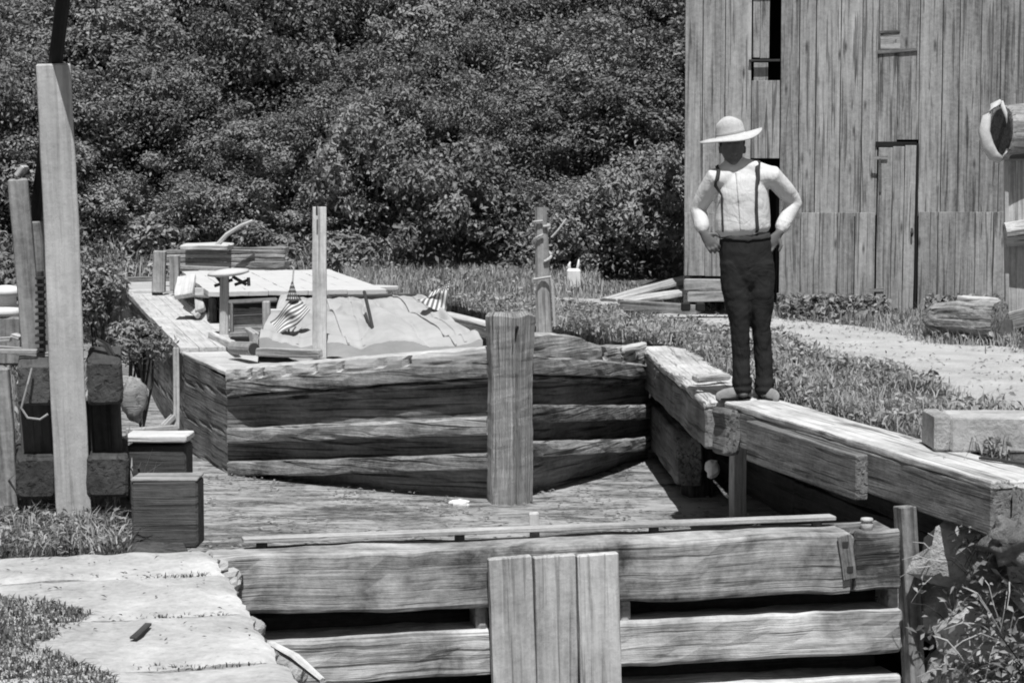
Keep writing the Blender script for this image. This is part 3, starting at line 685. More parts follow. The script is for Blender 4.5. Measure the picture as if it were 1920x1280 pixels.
for jj in (.17, .47, .93):
    m = MB(); m.grid(lambda i, j, q=jj: tarp(.02+.96*i, q+.012*(j-.5))+Vector((0, -.002, .006)), 60, 2); m.build('tarp_seam', 'facing' if False else 'canvas', boat)
a = D(683, 553, 19.2); c = D(702, 642, 18.0); m = MB(); m.tube([a+Vector((0, 0, .03)), a.lerp(c, .5)+Vector((0, 0, .05)), c+Vector((0, 0, .05))], .016, 7); m.build('tarp_pole', 'iron', boat)
# far cabin and stern gear
m = MB()
for k in range(5): m.beam(D(306, 472+k*8, 27.6), D(535, 472+k*8, 27.4), .06, .055, wob=.01)
m.beam(D(298, 548, 26.3), D(300, 470, 26.3), .16, .16, up=(0, 1, 0), wob=.02); m.beam(D(328, 545, 26.2), D(326, 478, 26.2), .12, .12, up=(0, 1, 0), wob=.02)
m.beam(D(305, 500, 26.5), D(430, 505, 26.5), .1, .06); m.build('stern_cabin', 'grey', boat)
m = MB(); m.beam(D(345, 463, 27.4), D(433, 463, 27.4), .7, .07, wob=.02); m.build('cabin_roof', 'sheet', boat)
m = MB(); m.beam(D(432, 470, 27.8), D(535, 470, 27.6), .3, .09, wob=.02); m.beam(D(432, 496, 27.6), D(538, 496, 27.4), .2, .09, wob=.02); m.build('cabin_bench', 'facing', boat)
m = MB(); m.tube([D(405, 462, 27.2), D(425, 440, 27.2), D(450, 424, 27.2), D(474, 414, 27.2)], [.035, .032, .028, .022], 8, rough=.2); m.build('tiller', 'deck', boat)
# pump with a broad round head
m = MB(); m.tube([D(420, 630, 19.6), D(421, 512, 19.6)], .045, 10); m.build('pump_post', 'deck', boat)
m = MB(); q = D(428, 513, 19.6); m.lathe([(0, -.02), (.15, -.015), (.20, .0), (.19, .025), (.10, .04), (0, .045)], q, n=28, warp=lambda p_, r, t: p_+Vector((0, 0, .02*math.sin(t+1)*r*5))); m.build('pump_head', 'sheet', boat, smooth=True)
m = MB()
for (x0, y0, x1, y1) in ((404, 516, 420, 536), (402, 536, 436, 524), (436, 518, 462, 534), (440, 534, 468, 524), (466, 520, 467, 536)): m.beam(D(x0, y0, 19.6), D(x1, y1, 19.6), .03, .03, bev=.003, wob=.003)
m.build('pump_brace', 'iron', boat)
# hold furniture near the pump
m = MB(); m.beam(D(434, 612, 19.0), D(500, 608, 19.0), .06, .20, wob=.004, rnd=.4); m.build('hold_panel', 'grey', boat)
m = MB(); m.beam(D(434, 632, 18.9), D(434, 566, 18.9), .03, .05, up=(0, 1, 0), wob=.002); m.beam(D(428, 566, 18.9), D(520, 562, 18.9), .05, .04, wob=.003); m.beam(D(500, 656, 18.7), D(499, 564, 18.7), .07, .07, up=(0, 1, 0), wob=.004); m.beam(D(430, 628, 18.9), D(505, 624, 18.9), .12, .05, wob=.004); m.build('hold_frame', 'grey', boat)
m = MB(); m.beam(D(432, 645, 18.7), D(502, 645, 18.7), .06, .14, wob=.002); m.build('hold_opening_shade', 'black', boat)  # solid black bar standing in for the shade of an opening
for (x0, x1, y, yy, h_) in ((500, 540, 638, 18.5, .16), (504, 532, 600, 18.8, .2)): MB().beam(D(x0, y, yy), D(x1, y, yy), .1, h_, wob=.006).build('hold_board', 'plank', boat)
m = MB()
for (x0, y0, x1, y1, w_) in ((350, 572, 392, 600, .10), (338, 560, 372, 592, .06), (372, 545, 376, 582, .10), (396, 545, 398, 590, .08), (350, 520, 345, 555, .2), (340, 548, 400, 550, .1)): m.beam(D(x0, y0, 22), D(x1, y1, 21.5), w_, .06, up=(0, -1, 0.2), wob=.008)
m.build('loose_timber', 'deck', boat)
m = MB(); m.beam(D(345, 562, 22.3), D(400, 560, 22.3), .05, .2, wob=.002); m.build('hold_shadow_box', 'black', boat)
# bitt and toe rails
q0, q1 = D(438, 652, 17.6), D(476, 654, 17.3)
m = MB(); m.tube([q0, q0.lerp(q1, .5), q1], .058, 14, rough=.1); m.build('bitt', 'grey', boat)
m = MB(); m.tube([q1-(q1-q0)*.02, q1+(q1-q0)*.04], .05, 14); m.build('bitt_end', 'iron', boat)
m = MB(); m.beam(D(396, 628, 19.2), D(446, 652, 17.7), .06, .07, wob=.008); m.build('toe_rail', 'deck', boat)
m = MB(); m.beam(D(482, 660, 17.0), D(602, 662, 16.6), .06, .07, wob=.008); m.build('toe_rail', 'grey', boat)
q = D(295, 549, 26.3); m = MB(); m.lathe([(0, 0), (.07, 0), (.07, .05), (0, .06)], q-Vector((0, 0, .03)), n=14); m.build('deck_cleat', 'iron', boat)
# two upright posts carried by the boat
m = MB(); m.beam(D(599, 672, 17.3), D(599, 388, 17.4), .118, .045, up=(0, -1, 0), bev=.005, wob=.003, rnd=.55); m.build('plank_mast', 'plank', boat)
m = MB(); m.beam(D(594, 404, 17.30), D(594, 388, 17.31), .012, .03, up=(0, -1, 0), bev=.001, wob=.0); m.build('mast_notch', 'black', boat)
a, c = D(1021, 640, 16.0), D(1014, 389, 16.0)
m = MB(); m.tube([a+(c-a)*i/8 for i in range(9)], [.066, .064, .063, .062, .060, .058, .054, .048, .047], 12, rough=.08, rnd=.5); mp = m.build('mooring_post', 'grey', boat)
m = MB()
def wind(z0, z1, turns, r):
    n = int(turns*16)+1; return [a.lerp(c, (z0+(z1-z0)*i/n))+Vector((math.cos(-1.4+2*math.pi*turns*i/n)*r, math.sin(-1.4+2*math.pi*turns*i/n)*r, 0)) for i in range(n+1)]
m.tube(wind(.60, .80, 1.0, .072), .011, 6); m.tube(wind(.86, .90, 1.0, .064), .011, 6); m.tube([D(1034, 445, 15.93), D(1046, 432, 15.93), D(1062, 410, 15.95)], .008, 6)
m.tube([D(1001, 524, 15.92), D(1032, 519, 15.92), D(1036, 540, 15.92), D(1040, 612, 15.92)], .012, 6); m.build('post_rope', 'rope', mp)
# flags hung at the boat
def flag(name, tl, tr, bl, br, label, off=0.0):
    tl, tr, bl, br = [Vector(x) for x in (tl, tr, bl, br)]; mm = MB()
    def fn(i, j):
        p_ = tl.lerp(tr, i).lerp(bl.lerp(br, i), j); return p_+Vector((0, .04*math.sin(i*9+j*3)+.03*nz(i*4, j*4, 3), .02*math.sin(i*6-j*4)))
    mm.grid(fn, 24, 20, gfn=lambda i, j: (i+off, 1-j, 0)); o_ = mm.build(name, 'flag', smooth=True); tag(o_, label, 'flag', 'striped flags on the boat'); return o_
fl_ = flag('flag', D(560, 552, 18.1), D(506, 602, 18.1), D(582, 584, 17.95), D(520, 634, 17.9), 'drooping striped flag beside the plank mast, left of it', .5)
m = MB(); m.grid(lambda i, j: D(548-(13-26*j)*i, 524+40*i, 18.1-.06*math.sin(j*3.14)*i), 10, 10, gfn=lambda i, j: (.02+.38*j, .98-.45*i, 0)); m.build('canton', 'flag', fl_, smooth=True)
m = MB(); m.tube([D(551, 500, 18.2), D(540, 640, 18.1)], .008, 6); m.build('staff', 'grey', fl_)
flag('flag', D(846, 520, 19.6), D(836, 582, 19.4), D(806, 552, 19.6), D(782, 566, 19.5), 'small striped flag at the right rear corner of the canvas')

# ------------------------------------------------------------------ right coping timbers
beam_ = empty('coping_beam', L(10.6, 4.85, -.33), 'long bleached coping beam the man stands on, running along the lock edge', 'timber beam')
m = MB(); m.beam(L(8.82, 4.87, -.157), L(12.42, 4.87, -.157), .37, .225, bev=.008, wob=.005, rnd=.6); m.build('main_timber', 'timber', beam_)  # darkened below the worn pale top plank so the face looks unlit
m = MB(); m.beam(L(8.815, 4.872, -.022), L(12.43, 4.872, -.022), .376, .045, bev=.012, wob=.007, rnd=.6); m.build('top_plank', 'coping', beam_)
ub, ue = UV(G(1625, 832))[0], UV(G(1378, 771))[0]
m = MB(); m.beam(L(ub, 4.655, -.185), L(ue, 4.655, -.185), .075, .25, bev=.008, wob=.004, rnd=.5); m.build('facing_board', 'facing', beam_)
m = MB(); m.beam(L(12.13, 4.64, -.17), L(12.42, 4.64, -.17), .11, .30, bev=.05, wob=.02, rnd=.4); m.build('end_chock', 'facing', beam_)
far_ = MB()
e0, e1 = L(12.50, 4.80, -.165), L(16.9, 5.80, -.19)
far_.beam(e0-Vector((0, 0, .03)), e1-Vector((0, 0, .03)), .42, .27, bev=.02, wob=.012, rnd=.6)  # far beam too: shaded face put into the darker wood colour
fb = empty('coping_beam', e0.lerp(e1, .5), 'rough splintered coping beam running from behind the man to the corner of the boat', 'timber beam')
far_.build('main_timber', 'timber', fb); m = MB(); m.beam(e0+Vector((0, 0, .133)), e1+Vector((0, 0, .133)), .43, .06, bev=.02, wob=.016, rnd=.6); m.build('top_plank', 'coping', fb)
q = G(1800+70, 868); uu, vv = UV(q)
m = MB(); m.beam(L(8.64, 4.78, -.16), L(8.64, 6.9, -.16), .33, .30, bev=.015, wob=.01, rnd=.7)
tag(m.build('return_beam', 'coping'), 'pale beam abutting the near end of the long coping beam, at the right edge', 'timber beam')
m = MB(); a = G(1838, 858, .012); c = G(1935, 871, .012); m.beam(a, c, .03, .012, bev=.002, wob=.003)
tag(m.build('iron_strip', 'iron'), 'thin dark iron strip lying on the joint at the near end of the coping beam', 'iron strip')
m = MB(); m.beam(L(13.3, 5.12, -1.4), L(13.3, 5.12, -.34), .10, .10, up=UX, bev=.01, wob=.005)
tag(m.build('crib_post', 'post'), 'pale upright prop in the shadow under the coping beam', 'post')
m = MB(); m.beam(L(14.5, 5.25, -1.4), L(14.5, 5.25, -.34), .18, .22, up=UX, bev=.01, wob=.01)
tag(m.build('crib_post', 'dark'), 'dark pier under the joint of the two coping beams', 'post')
m = MB(); m.beam(L(16.8, 5.72, -.66), L(14.35, 5.14, -.66), .2, .38, bev=.02, wob=.015, rnd=.4)
tag(m.build('sill_timber', 'facing'), 'grey sill timber low beside the bow, under the rough coping beam', 'timber beam')
q = D(1336, 878, 14.5); tag(MB().blob(q, .05, .05, .07, 3, .35).build('stone', 'white'), 'small white stone in the dark gap under the joint of the coping beams', 'stone')
for (px, py, y, r_, sd_, lb) in ((1908, 1016, 9.6, .14, 4, 'large rounded stone with a pale top under the return beam at the right edge'), (1862, 1085, 9.75, .11, 9, 'smaller stone among the weeds below the large rounded stone'),):
    tag(MB().blob(D(px, py, y), r_, r_*.9, r_*.8, sd_, .45, 30, 20, 2.2).build('stone', 'mossy', smooth=True), lb, 'stone')
for k, (px, py, r_) in enumerate(((862, 944, .055), (1002, 938, .03))):
    if k == 0: tag(MB().blob(G(px, py, WATER_Z+.01), .075, .05, .035, 8, .3).build('floating_scrap', 'white'), 'small white scrap floating beside the stem post of the boat', 'scrap')
# stone kerb block behind the beam
kb = MB(); a = G(1752, 848); d_ = Vector((1, -.06, 0)); h_ = .19
kb.beam(a+Vector((.0, .2, h_/2)), a+Vector((.10, .2, h_/2)), .36, h_, bev=.012, wob=.006, rnd=.2)
kb = empty('kerb_block', a+Vector((.7, .2, 0)), 'pale squared stone block with a grey end lying behind the coping beam at right', 'stone block')
MB().beam(a+Vector((.005, .2, h_/2)), a+Vector((.095, .2, h_/2)), .34, h_, bev=.012, wob=.006).build('block_end', 'rubble', kb)
MB().beam(a+Vector((.10, .2, h_/2-.005)), a+Vector((1.7, .1, h_/2-.005)), .36, h_, bev=.012, wob=.006).build('block_body', 'slab', kb)
# splintered wood lying by the beam behind the man's feet
for k, (p_, q_, lb) in enumerate((((1302, 712), (1365, 706), 'pale splintered scrap of wood lying on the weeds left of the man'), ((1160, 656), (1205, 648), 'gnawed wood scrap beside the right end of the bow'))):
    a, c = G(*p_, .03), G(*q_, .04); tag(MB().beam(a, c, .09, .05, bev=.015, wob=.02).build('wood_scrap', 'pile'), lb, 'wood scrap')

# ------------------------------------------------------------------ barn
BY = 21.4
barn = empty('barn', D(1700, 595, BY), 'tall unpainted barn of weathered upright boards, with an open doorway and a plank door', 'barn')
def bx(px): return (px-960)/F_PX*BY/ .9985
def bz(py): return D(960, py, BY).z
def boards(m, x0, x1, z0, z1, y, seed, wmin=.17, wmax=.27, th=.022, jag=.03):
    rg = random.Random(seed); x = x0
    while x < x1-.02:
        w_ = min(rg.uniform(wmin, wmax), x1-x)
        if x1-x-w_ < .07: w_ = x1-x
        m.beam((x+w_/2, y+rg.uniform(-.004, .004), z0+rg.uniform(-jag, jag)), (x+w_/2, y+rg.uniform(-.004, .004), z1), w_-rg.uniform(.003, .009), th, up=(0, -1, 0), bev=.003, wob=.0025, seg=10, rnd=rg.random())
        x += w_
ZT, ZM, ZB = 4.35, bz(399), .0
m = MB()
boards(m, bx(1283), bx(1407), ZM-.05, ZT, BY, 1); boards(m, bx(1407), bx(1461), bz(292), bz(150), BY, 2)
boards(m, bx(1461), bx(1642), ZM-.05, ZT, BY, 3); boards(m, bx(1642), bx(1717), bz(265), ZT, BY, 4); boards(m, bx(1717), bx(2250), ZM-.05, ZT, BY, 5)
boards(m, bx(1407), bx(1461), bz(-6), ZT, BY, 6)
m.build('wall', 'barn', barn)
m = MB(); boards(m, bx(1284), bx(1407), bz(520), ZM, BY-.03, 11, jag=.01); boards(m, bx(1462), bx(1640), ZB, ZM, BY-.03, 12); boards(m, bx(1719), bx(2250), ZB, ZM+.01, BY-.03, 13)
m.beam((bx(1284), BY-.02, bz(537)), (bx(1407), BY-.02, bz(537)), .08, .14, wob=.004)
m.build('lower_wall', 'barn', barn)
m = MB()
for x0, x1 in ((1283, 2250),): m.box((bx(x0), BY+5.9, 0), (bx(x1), BY+6, ZT))
m.box((bx(1283), BY+.03, -.1), (bx(1283)+.06, BY+6, ZT)); m.box((bx(2250)-.06, BY+.03, -.1), (bx(2250), BY+6, ZT)); m.build('end_wall', 'barn', barn)
m = MB(); m.beam(((bx(1283)+bx(2250))/2, BY+1.2, .0), ((bx(1283)+bx(2250))/2, BY+1.2, ZT), bx(2250)-bx(1283)-.2, .05, up=(0, 1, 0), rnd=0, wob=.002); m.build('dark_backing', 'black', barn)  # black sheet added behind the boards for the unlit inside of the barn
m = MB(); rx0, rx1 = bx(1283)-.25, bx(2250)+.25
for s_ in (0, 1):
    y0 = BY-.18 if s_ == 0 else BY+6.18
    m.add([(rx0, y0, ZT-.02), (rx1, y0, ZT-.02), (rx1, BY+3, ZT+2.2), (rx0, BY+3, ZT+2.2), (rx0, y0, ZT+.04), (rx1, y0, ZT+.04), (rx1, BY+3, ZT+2.27), (rx0, BY+3, ZT+2.27)], [(0, 1, 2, 3), (4, 5, 6, 7), (0, 1, 5, 4), (1, 2, 6, 5), (3, 2, 6, 7), (0, 3, 7, 4)])
m.build('roof', 'dark', barn)
# shutter, small opening, vent hatch, plank door
m = MB(); boards(m, bx(1409), bx(1440), bz(108), bz(-4), BY+.02, 21, .07, .1); sh = m.build('shutter', 'barn', barn)
m = MB(); m.box((bx(1402), BY-.05, bz(114)), (bx(1460), BY-.01, bz(110)), bev=.003); m.build('sill', 'iron', sh)
m = MB(); boards(m, bx(1411), bx(1438), bz(148), bz(116), BY+.03, 22, .07, .1); m.build('patch_board', 'barn', barn)
m = MB(); m.beam((bx(1640), BY-.022, bz(98)), (bx(1712), BY-.022, bz(93)), .02, .035, bev=.003); m.beam((bx(1644), BY-.02, bz(60)), (bx(1680), BY-.02, bz(59)), .02, .03, bev=.003); m.build('vent_slat', 'facing', barn)
m = MB(); m.box((bx(1645), BY-.016, bz(94)), (bx(1681), BY-.011, bz(63)), bev=.002); m.build('vent_board', 'barn', barn)
dm = MB(); rg = random.Random(4)
xs = [bx(1641), bx(1668), bx(1690), bx(1711)]
for i in range(3): dm.beam(((xs[i]+xs[i+1])/2, BY-.075+.02*i*0, bz(600-i*2)), ((xs[i]+xs[i+1])/2+.01, BY-.07, bz(277-i*2)), xs[i+1]-xs[i]-.006, .025, up=(0, -1, 0), bev=.003, wob=.003, rnd=.45+.2*i)
door = dm.build('door', 'barn', barn)
m = MB(); m.box((bx(1634), BY-.10, bz(299)), (bx(1660), BY-.09, bz(293)), bev=.002); m.beam((bx(1647), BY-.095, bz(360)), (bx(1646), BY-.095, bz(298)), .025, .01, up=(0, -1, 0), bev=.002); m.build('hinge', 'facing', door)
m = MB(); m.box((bx(1630), BY-.10, bz(546)), (bx(1656), BY-.09, bz(540)), bev=.002); m.build('hinge', 'facing', door)
m = MB(); m.tube([(bx(1706), BY-.1, bz(442)), (bx(1707), BY-.13, bz(436)), (bx(1706), BY-.1, bz(428))], .012, 6); m.build('latch', 'iron', door)
m = MB(); m.box((bx(1638), BY-.03, bz(276)), (bx(1714), BY+.01, bz(266)), bev=.002); m.box((bx(1713), BY-.025, bz(600)), (bx(1718), BY+.01, bz(270)), bev=.002); m.build('door_gap_shade', 'black', barn)  # black slabs stand in for the shade in the gap round the door
m = MB(); m.box((bx(1640), BY-.06, .0), (bx(1720), BY+.3, .06)); m.build('threshold', 'facing', barn)
barn.rotation_euler = (0, 0, R(-6.5))
# loose planks stacked at the barn's left corner
def loose(p0, p1, w_, h_, lb, mat='pile', wob=.012, bev=.006):
    return tag(MB().beam(p0, p1, w_, h_, bev=bev, wob=wob).build('loose_plank', mat), lb, 'plank', 'planks stacked at the barn corner')
loose(D(1140, 562, 21.9), D(1300, 520, 22.6), .28, .035, 'long pale plank sloping up to the barn corner, topmost of the stack')
loose(D(1170, 566, 21.6), D(1345, 538, 22.2), .26, .05, 'pale curved-looking plank just below the topmost sloping plank')
loose(D(1168, 572, 21.3), D(1310, 580, 21.0), .2, .10, 'thick grey squared plank lying along the path edge, lowest of the stack', 'grey')
loose(D(1290, 556, 21.1), D(1420, 556, 21.0), .2, .10, 'grey squared plank lying level against the foot of the barn', 'grey')
for (px, lb) in ((1286, 'short dark block under the planks at the barn corner, left one'), (1313, 'short dark block under the planks at the barn corner, right one')):
    tag(MB().beam(D(px, 583, 20.7), D(px, 567, 20.7), .09, .09, up=(0, 1, 0)).build('block', 'black'), lb, 'block')
# log lying by the barn, with short pale offcut on it
q0, q1 = D(1737, 594, 18.4), D(1874, 602, 17.9)
lg = empty('log', D(1800, 640, 19.6), 'thick bark-covered log lying in front of the barn near the right edge', 'log')
m = MB(); m.tube([q0+(q1-q0)*i/8 for i in range(9)], [.08, .13, .155, .165, .165, .16, .17, .18, .175], 18, rough=.3); m.build('log_body', 'log', lg)
tag(MB().beam(D(1800, 561, 18.3), D(1866, 566, 18.0), .1, .05, bev=.01, wob=.015).build('offcut', 'deck'), 'pale offcut lying on top of the bark-covered log', 'offcut')
tag(MB().beam(D(1880, 640, 17.9), D(1882, 600, 18.0), .14, .1, up=(0, 1, 0), wob=.02).build('chock', 'dark'), 'dark chock under the right end of the log', 'chock')
# plank stand with a horn-like hood at the right edge
sy = 18.6
stand = empty('plank_stand', D(1910, 625, sy), 'pale plank stand carrying a thick round log, cut by the right edge', 'stand')
m = MB()
for k in range(8): m.beam(D(1896+k*18, 612, sy), D(1894+k*18, 252, sy+.02), .084, .03, up=(0, -1, 0), bev=.004, wob=.003)
m.build('upright_board', 'plank', stand)
m = MB(); m.beam(D(1888, 625, sy-.04), D(1886, 260, sy-.04), .035, .05, up=(0, -1, 0), bev=.004, wob=.004); m.build('corner_post', 'post', stand)
m = MB(); m.tube([D(1884, 440, sy-.10), D(1960, 432, sy-.12), D(2060, 428, sy-.12)], [.11, .125, .13], 14, rough=.15); m.build('crosspiece', 'log', stand)
m = MB(); m.beam(D(1882, 606, sy-.25), D(2060, 562, sy-.3), .12, .16, wob=.012); m.build('foot_beam', 'grey', stand)
m = MB(); m.beam(D(1890, 290, sy-.05), D(2060, 285, sy-.05), .2, .08, wob=.006); m.build('dark_rail', 'dark', stand)
q = D(1878, 246, sy-.05); ax = Vector((.97, .24, .0)).normalized()
m = MB(); m.tube([q, q+ax*.03, q+ax*.4, q+ax*.9], [.235, .25, .255, .25], 20, rough=.12); m.build('upper_log', 'pile', stand)
m = MB(); m.tube([q-ax*.012, q+ax*.01], [.20, .22], 16); m.build('log_end_shade', 'dark', stand)  # unlit end of the log: its shade is painted as a dark disc
cl = empty('padded_collar', D(1866, 303, sy-.2), 'pale padded loop like a horse collar hung over the end of the thick log', 'collar')
cy = sy-.16
m = MB(); m.tube([D(1877, 190, cy), D(1862, 199, cy), D(1850, 220, cy-.02), D(1845, 246, cy-.03), D(1851, 272, cy-.03), D(1862, 292, cy-.03), D(1876, 300, cy-.02)], [.022, .03, .04, .05, .06, .055, .035], 12, rough=.2); m.build('padding', 'collar', cl, smooth=True)
m = MB(); m.tube([D(1876, 300, cy-.02), D(1889, 282, cy), D(1894, 254, cy), D(1889, 222, cy), D(1877, 190, cy)], [.02, .018, .018, .018, .02], 8, rough=.15); m.build('hame', 'collar', cl, smooth=True)
# white jug-like sack by the path
sk = MB(); q = D(1075, 541, 25.2); sk.beam(q+Vector((0, 0, .0)), q+Vector((0, 0, .245)), .17, .14, up=(0, -1, 0), bev=.025, wob=.012)
sack = sk.build('sack', 'white'); tag(sack, 'small white tied sack with two upright ears standing on the grass beyond the mooring post', 'sack')
for dx in (-.045, .05):
    m = MB(); p_ = q+Vector((dx, 0, .23)); m.tube([p_, p_+Vector((dx*.2, 0, .06)), p_+Vector((dx*.1+.012, 0, .10 if dx < 0 else .13))], [.024, .018, .008], 8); m.build('sack_ear', 'white', sack, smooth=True)

# ------------------------------------------------------------------ the man
MO = G(1405, 747, .0); MO.z = .0
def mp_(px, py, dy=0.0):                       # picture point on the man's plane, then dy metres away from / towards the camera
    p_ = D(px, py, MO.y); return Vector((p_.x, MO.y+dy, p_.z))
def caps(m, pts, n=16, sx=1.0):
    """tapered chain of (point, rx, ry) rings with rounded ends"""
    P_ = [(Vector(p_), a, (b if b else a)) for p_, a, b in pts]; d0 = (P_[0][0]-P_[1][0]).normalized(); d1 = (P_[-1][0]-P_[-2][0]).normalized()
    ext = [(P_[0][0]+d0*P_[0][1]*k, P_[0][1]*s_, P_[0][2]*s_) for k, s_ in ((.75, .3), (.55, .65), (.3, .88))]+P_+[(P_[-1][0]+d1*P_[-1][1]*k, P_[-1][1]*s_, P_[-1][2]*s_) for k, s_ in ((.3, .88), (.55, .65), (.75, .3))]
    rings = []
    for i, (p_, a, b) in enumerate(ext):
        d = (ext[min(i+1, len(ext)-1)][0]-ext[max(i-1, 0)][0]).normalized()
        yv = Vector((0, 1, 0)); yv = (yv-d*d.dot(yv)).normalized(); xv = yv.cross(d)
        rings.append([p_+xv*(a*math.cos(2*math.pi*j/n))+yv*(b*math.sin(2*math.pi*j/n)) for j in range(n)])
    m.loft(rings, [[tuple(q) for q in r_] for r_ in rings])
def remesh(o, vox, smooth=6, disp=None):
    r_ = o.modifiers.new('remesh', 'REMESH'); r_.mode = 'VOXEL'; r_.voxel_size = vox; r_.use_smooth_shade = True
    if smooth: s_ = o.modifiers.new('smooth', 'SMOOTH'); s_.factor = .5; s_.iterations = smooth
    if disp:
        t = bpy.data.textures.new('folds', 'CLOUDS'); t.noise_scale = disp[0]; t.noise_depth = 2
        d = o.modifiers.new('folds', 'DISPLACE'); d.texture = t; d.strength = disp[1]; d.texture_coords = 'LOCAL'; d.mid_level = .5
sc_ = 290.0
hip_l, hip_r = mp_(1378, 500), mp_(1422, 500); kn_l, kn_r = mp_(1386, 608, -.04), mp_(1427, 612, -.01); an_l, an_r = mp_(1391, 728, -.02), mp_(1434, 730, .0)
sh_l, sh_r = mp_(1340, 334, -.02), mp_(1448, 331, -.02); el_l, el_r = mp_(1311, 392, .10), mp_(1494, 379, .10); wr_l, wr_r = mp_(1318, 436, -.02), mp_(1460, 437, -.02)
nk, hd = mp_(1376, 312, .0), mp_(1373, 283, -.01); wa = mp_(1397, 440); ch = mp_(1392, 365)
m = MB()
caps(m, [(mp_(1400, 500), .13, .09), (wa, .12, .085), (ch, .14, .095), (mp_(1390, 330), .13, .08), (mp_(1381, 316), .07, .06)])
caps(m, [(mp_(1384, 325), .06, .06), (nk, .056, .058), (mp_(1375, 298), .052, .056)])
caps(m, [(mp_(1374, 303, -.035), .040, .045), (mp_(1374, 296, -.03), .058, .07), (mp_(1373, 284, -.01), .072, .09), (mp_(1373, 268, .0), .076, .096), (mp_(1373, 256, .0), .070, .088)], 20)
caps(m, [(mp_(1374, 287, -.105), .017, .015), (mp_(1373.5, 276, -.095), .010, .012)])                    # nose
caps(m, [(mp_(1366, 272, -.088), .018, .012), (mp_(1381, 272, -.088), .018, .012)])                       # brow
caps(m, [(mp_(1369, 294.5, -.088), .008, .010), (mp_(1379, 294.5, -.088), .008, .010)])                   # mouth
caps(m, [(mp_(1374, 304, -.075), .022, .022), (mp_(1374, 301, -.07), .026, .026)])                        # chin
for x in (1351, 1396): caps(m, [(mp_(x, 286, .01), .010, .018), (mp_(x, 276, .015), .012, .022)])        # ears
for hip, kn, an in ((hip_l, kn_l, an_l), (hip_r, kn_r, an_r)):
    caps(m, [(hip, .08, .085), (hip.lerp(kn, .5), .068, .075), (kn, .050, .055), (kn.lerp(an, .35), .05, .056), (an, .034, .038)])
    caps(m, [(an+Vector((0, .05, -.015)), .032, .03), (an+Vector((0, -.05, -.03)), .035, .025)])
def hand(m, wr, dirv, sgn):
    d = Vector(dirv).normalized(); out = Vector((sgn, 0, .1)).normalized(); back = Vector((0, -1, .1))
    side = d.cross(back).normalized()
    caps(m, [(wr, .026, .022), (wr+d*.04, .036, .020), (wr+d*.085, .038, .018)])
    for k, (o_, ln, bend) in enumerate(((-.030, .068, .5), (-.010, .078, .45), (.010, .072, .5), (.029, .055, .6))):
        b_ = wr+d*.088+side*o_*1.05; f1 = b_+d*ln*.5+side*o_*.12+back*.006; f2 = f1+(d*.8-back*bend).normalized()*ln*.32; f3 = f2+(d*.5-back*.9).normalized()*ln*.24
        caps(m, [(b_-d*.02, .0105, None), (b_, .0105, None), (f1, .0095, None), (f2, .0085, None), (f3, .0075, None)], 10)
    t0 = wr+d*.03-side*.026*(1 if sgn > 0 else 1); t1 = t0+(d*.6-side*.8).normalized()*.045+back*.01; t2 = t1+(d*.9-side*.3).normalized()*.035
    caps(m, [(t0, .014, None), (t1, .012, None), (t2, .009, None)], 10)
for sh, el, wr in ((sh_l, el_l, wr_l), (sh_r, el_r, wr_r)): caps(m, [(sh, .055, .055), (sh.lerp(el, .5), .048, .048), (el, .040, .04), (el.lerp(wr, .4), .040, .038), (wr, .028, .024)])
hand(m, wr_l, (.42, -.1, -.6), -1); hand(m, wr_r, (-.50, -.1, -.6), 1)
person = m.build('person', 'skin', smooth=True); remesh(person, .0055, 3)
tag(person, 'man in straw hat, white shirt and dark trousers standing on the beam, hands on hips', 'person')
m = MB()                                         # shirt
caps(m, [(mp_(1396, 444), .160, .112), (mp_(1393, 430), .182, .135), (mp_(1392, 395), .178, .13), (mp_(1391, 365), .175, .13), (mp_(1390, 340, .01), .165, .115), (mp_(1388, 326, .015), .135, .095), (mp_(1383, 316, .015), .085, .078)], 28)
caps(m, [(mp_(1381, 318, .012), .072, .068), (mp_(1376.5, 302, .008), .066, .066)], 20)
caps(m, [(mp_(1347, 330, -.01), .058, .062), (mp_(1366, 317, -.005), .058, .062), (mp_(1392, 313, -.005), .058, .062), (mp_(1414, 318, -.005), .060, .062), (mp_(1440, 328, -.01), .06, .064)], 20)
for sh, el, wr, sg in ((sh_l, el_l, wr_l, -1), (sh_r, el_r, wr_r, 1)):
    c_ = mp_(1392, 334, .01)
    caps(m, [(c_.lerp(sh, .55), .080, .08), (sh, .070, .074), (sh.lerp(el, .45), .063, .068), (el.lerp(sh, .10), .056, .06), (el, .054, .056), (el.lerp(wr, .35), .053, .055), (el.lerp(wr, .72), .050, .05), (el.lerp(wr, .86), .044, .044), (el.lerp(wr, .90), .034, .034)], 20)
shirt = m.build('shirt', 'shirt', person, smooth=True); remesh(shirt, .009, 5, (.13, .012))
m = MB()                                         # trousers
caps(m, [(mp_(1398, 446), .172, .122), (mp_(1398, 470), .178, .13), (mp_(1400, 500), .176, .13), (mp_(1401, 520), .165, .125)], 28)
for hip, kn, an, ox in ((hip_l, kn_l, an_l, -1), (hip_r, kn_r, an_r, 1)):
    caps(m, [(hip+Vector((.0, 0, .02)), .104, .12), (hip.lerp(kn, .5), .094, .108), (kn, .064, .080), (kn.lerp(an, .5), .058, .07), (an.lerp(kn, .18), .060, .074), (an+Vector((0, 0, .045)), .068, .084), (an+Vector((0, 0, .02)), .060, .076), (an+Vector((0, 0, .0)), .068, .086)], 20)
trous = m.build('trousers', 'trouser', person, smooth=True); remesh(trous, .008, 2, (.11, .020))
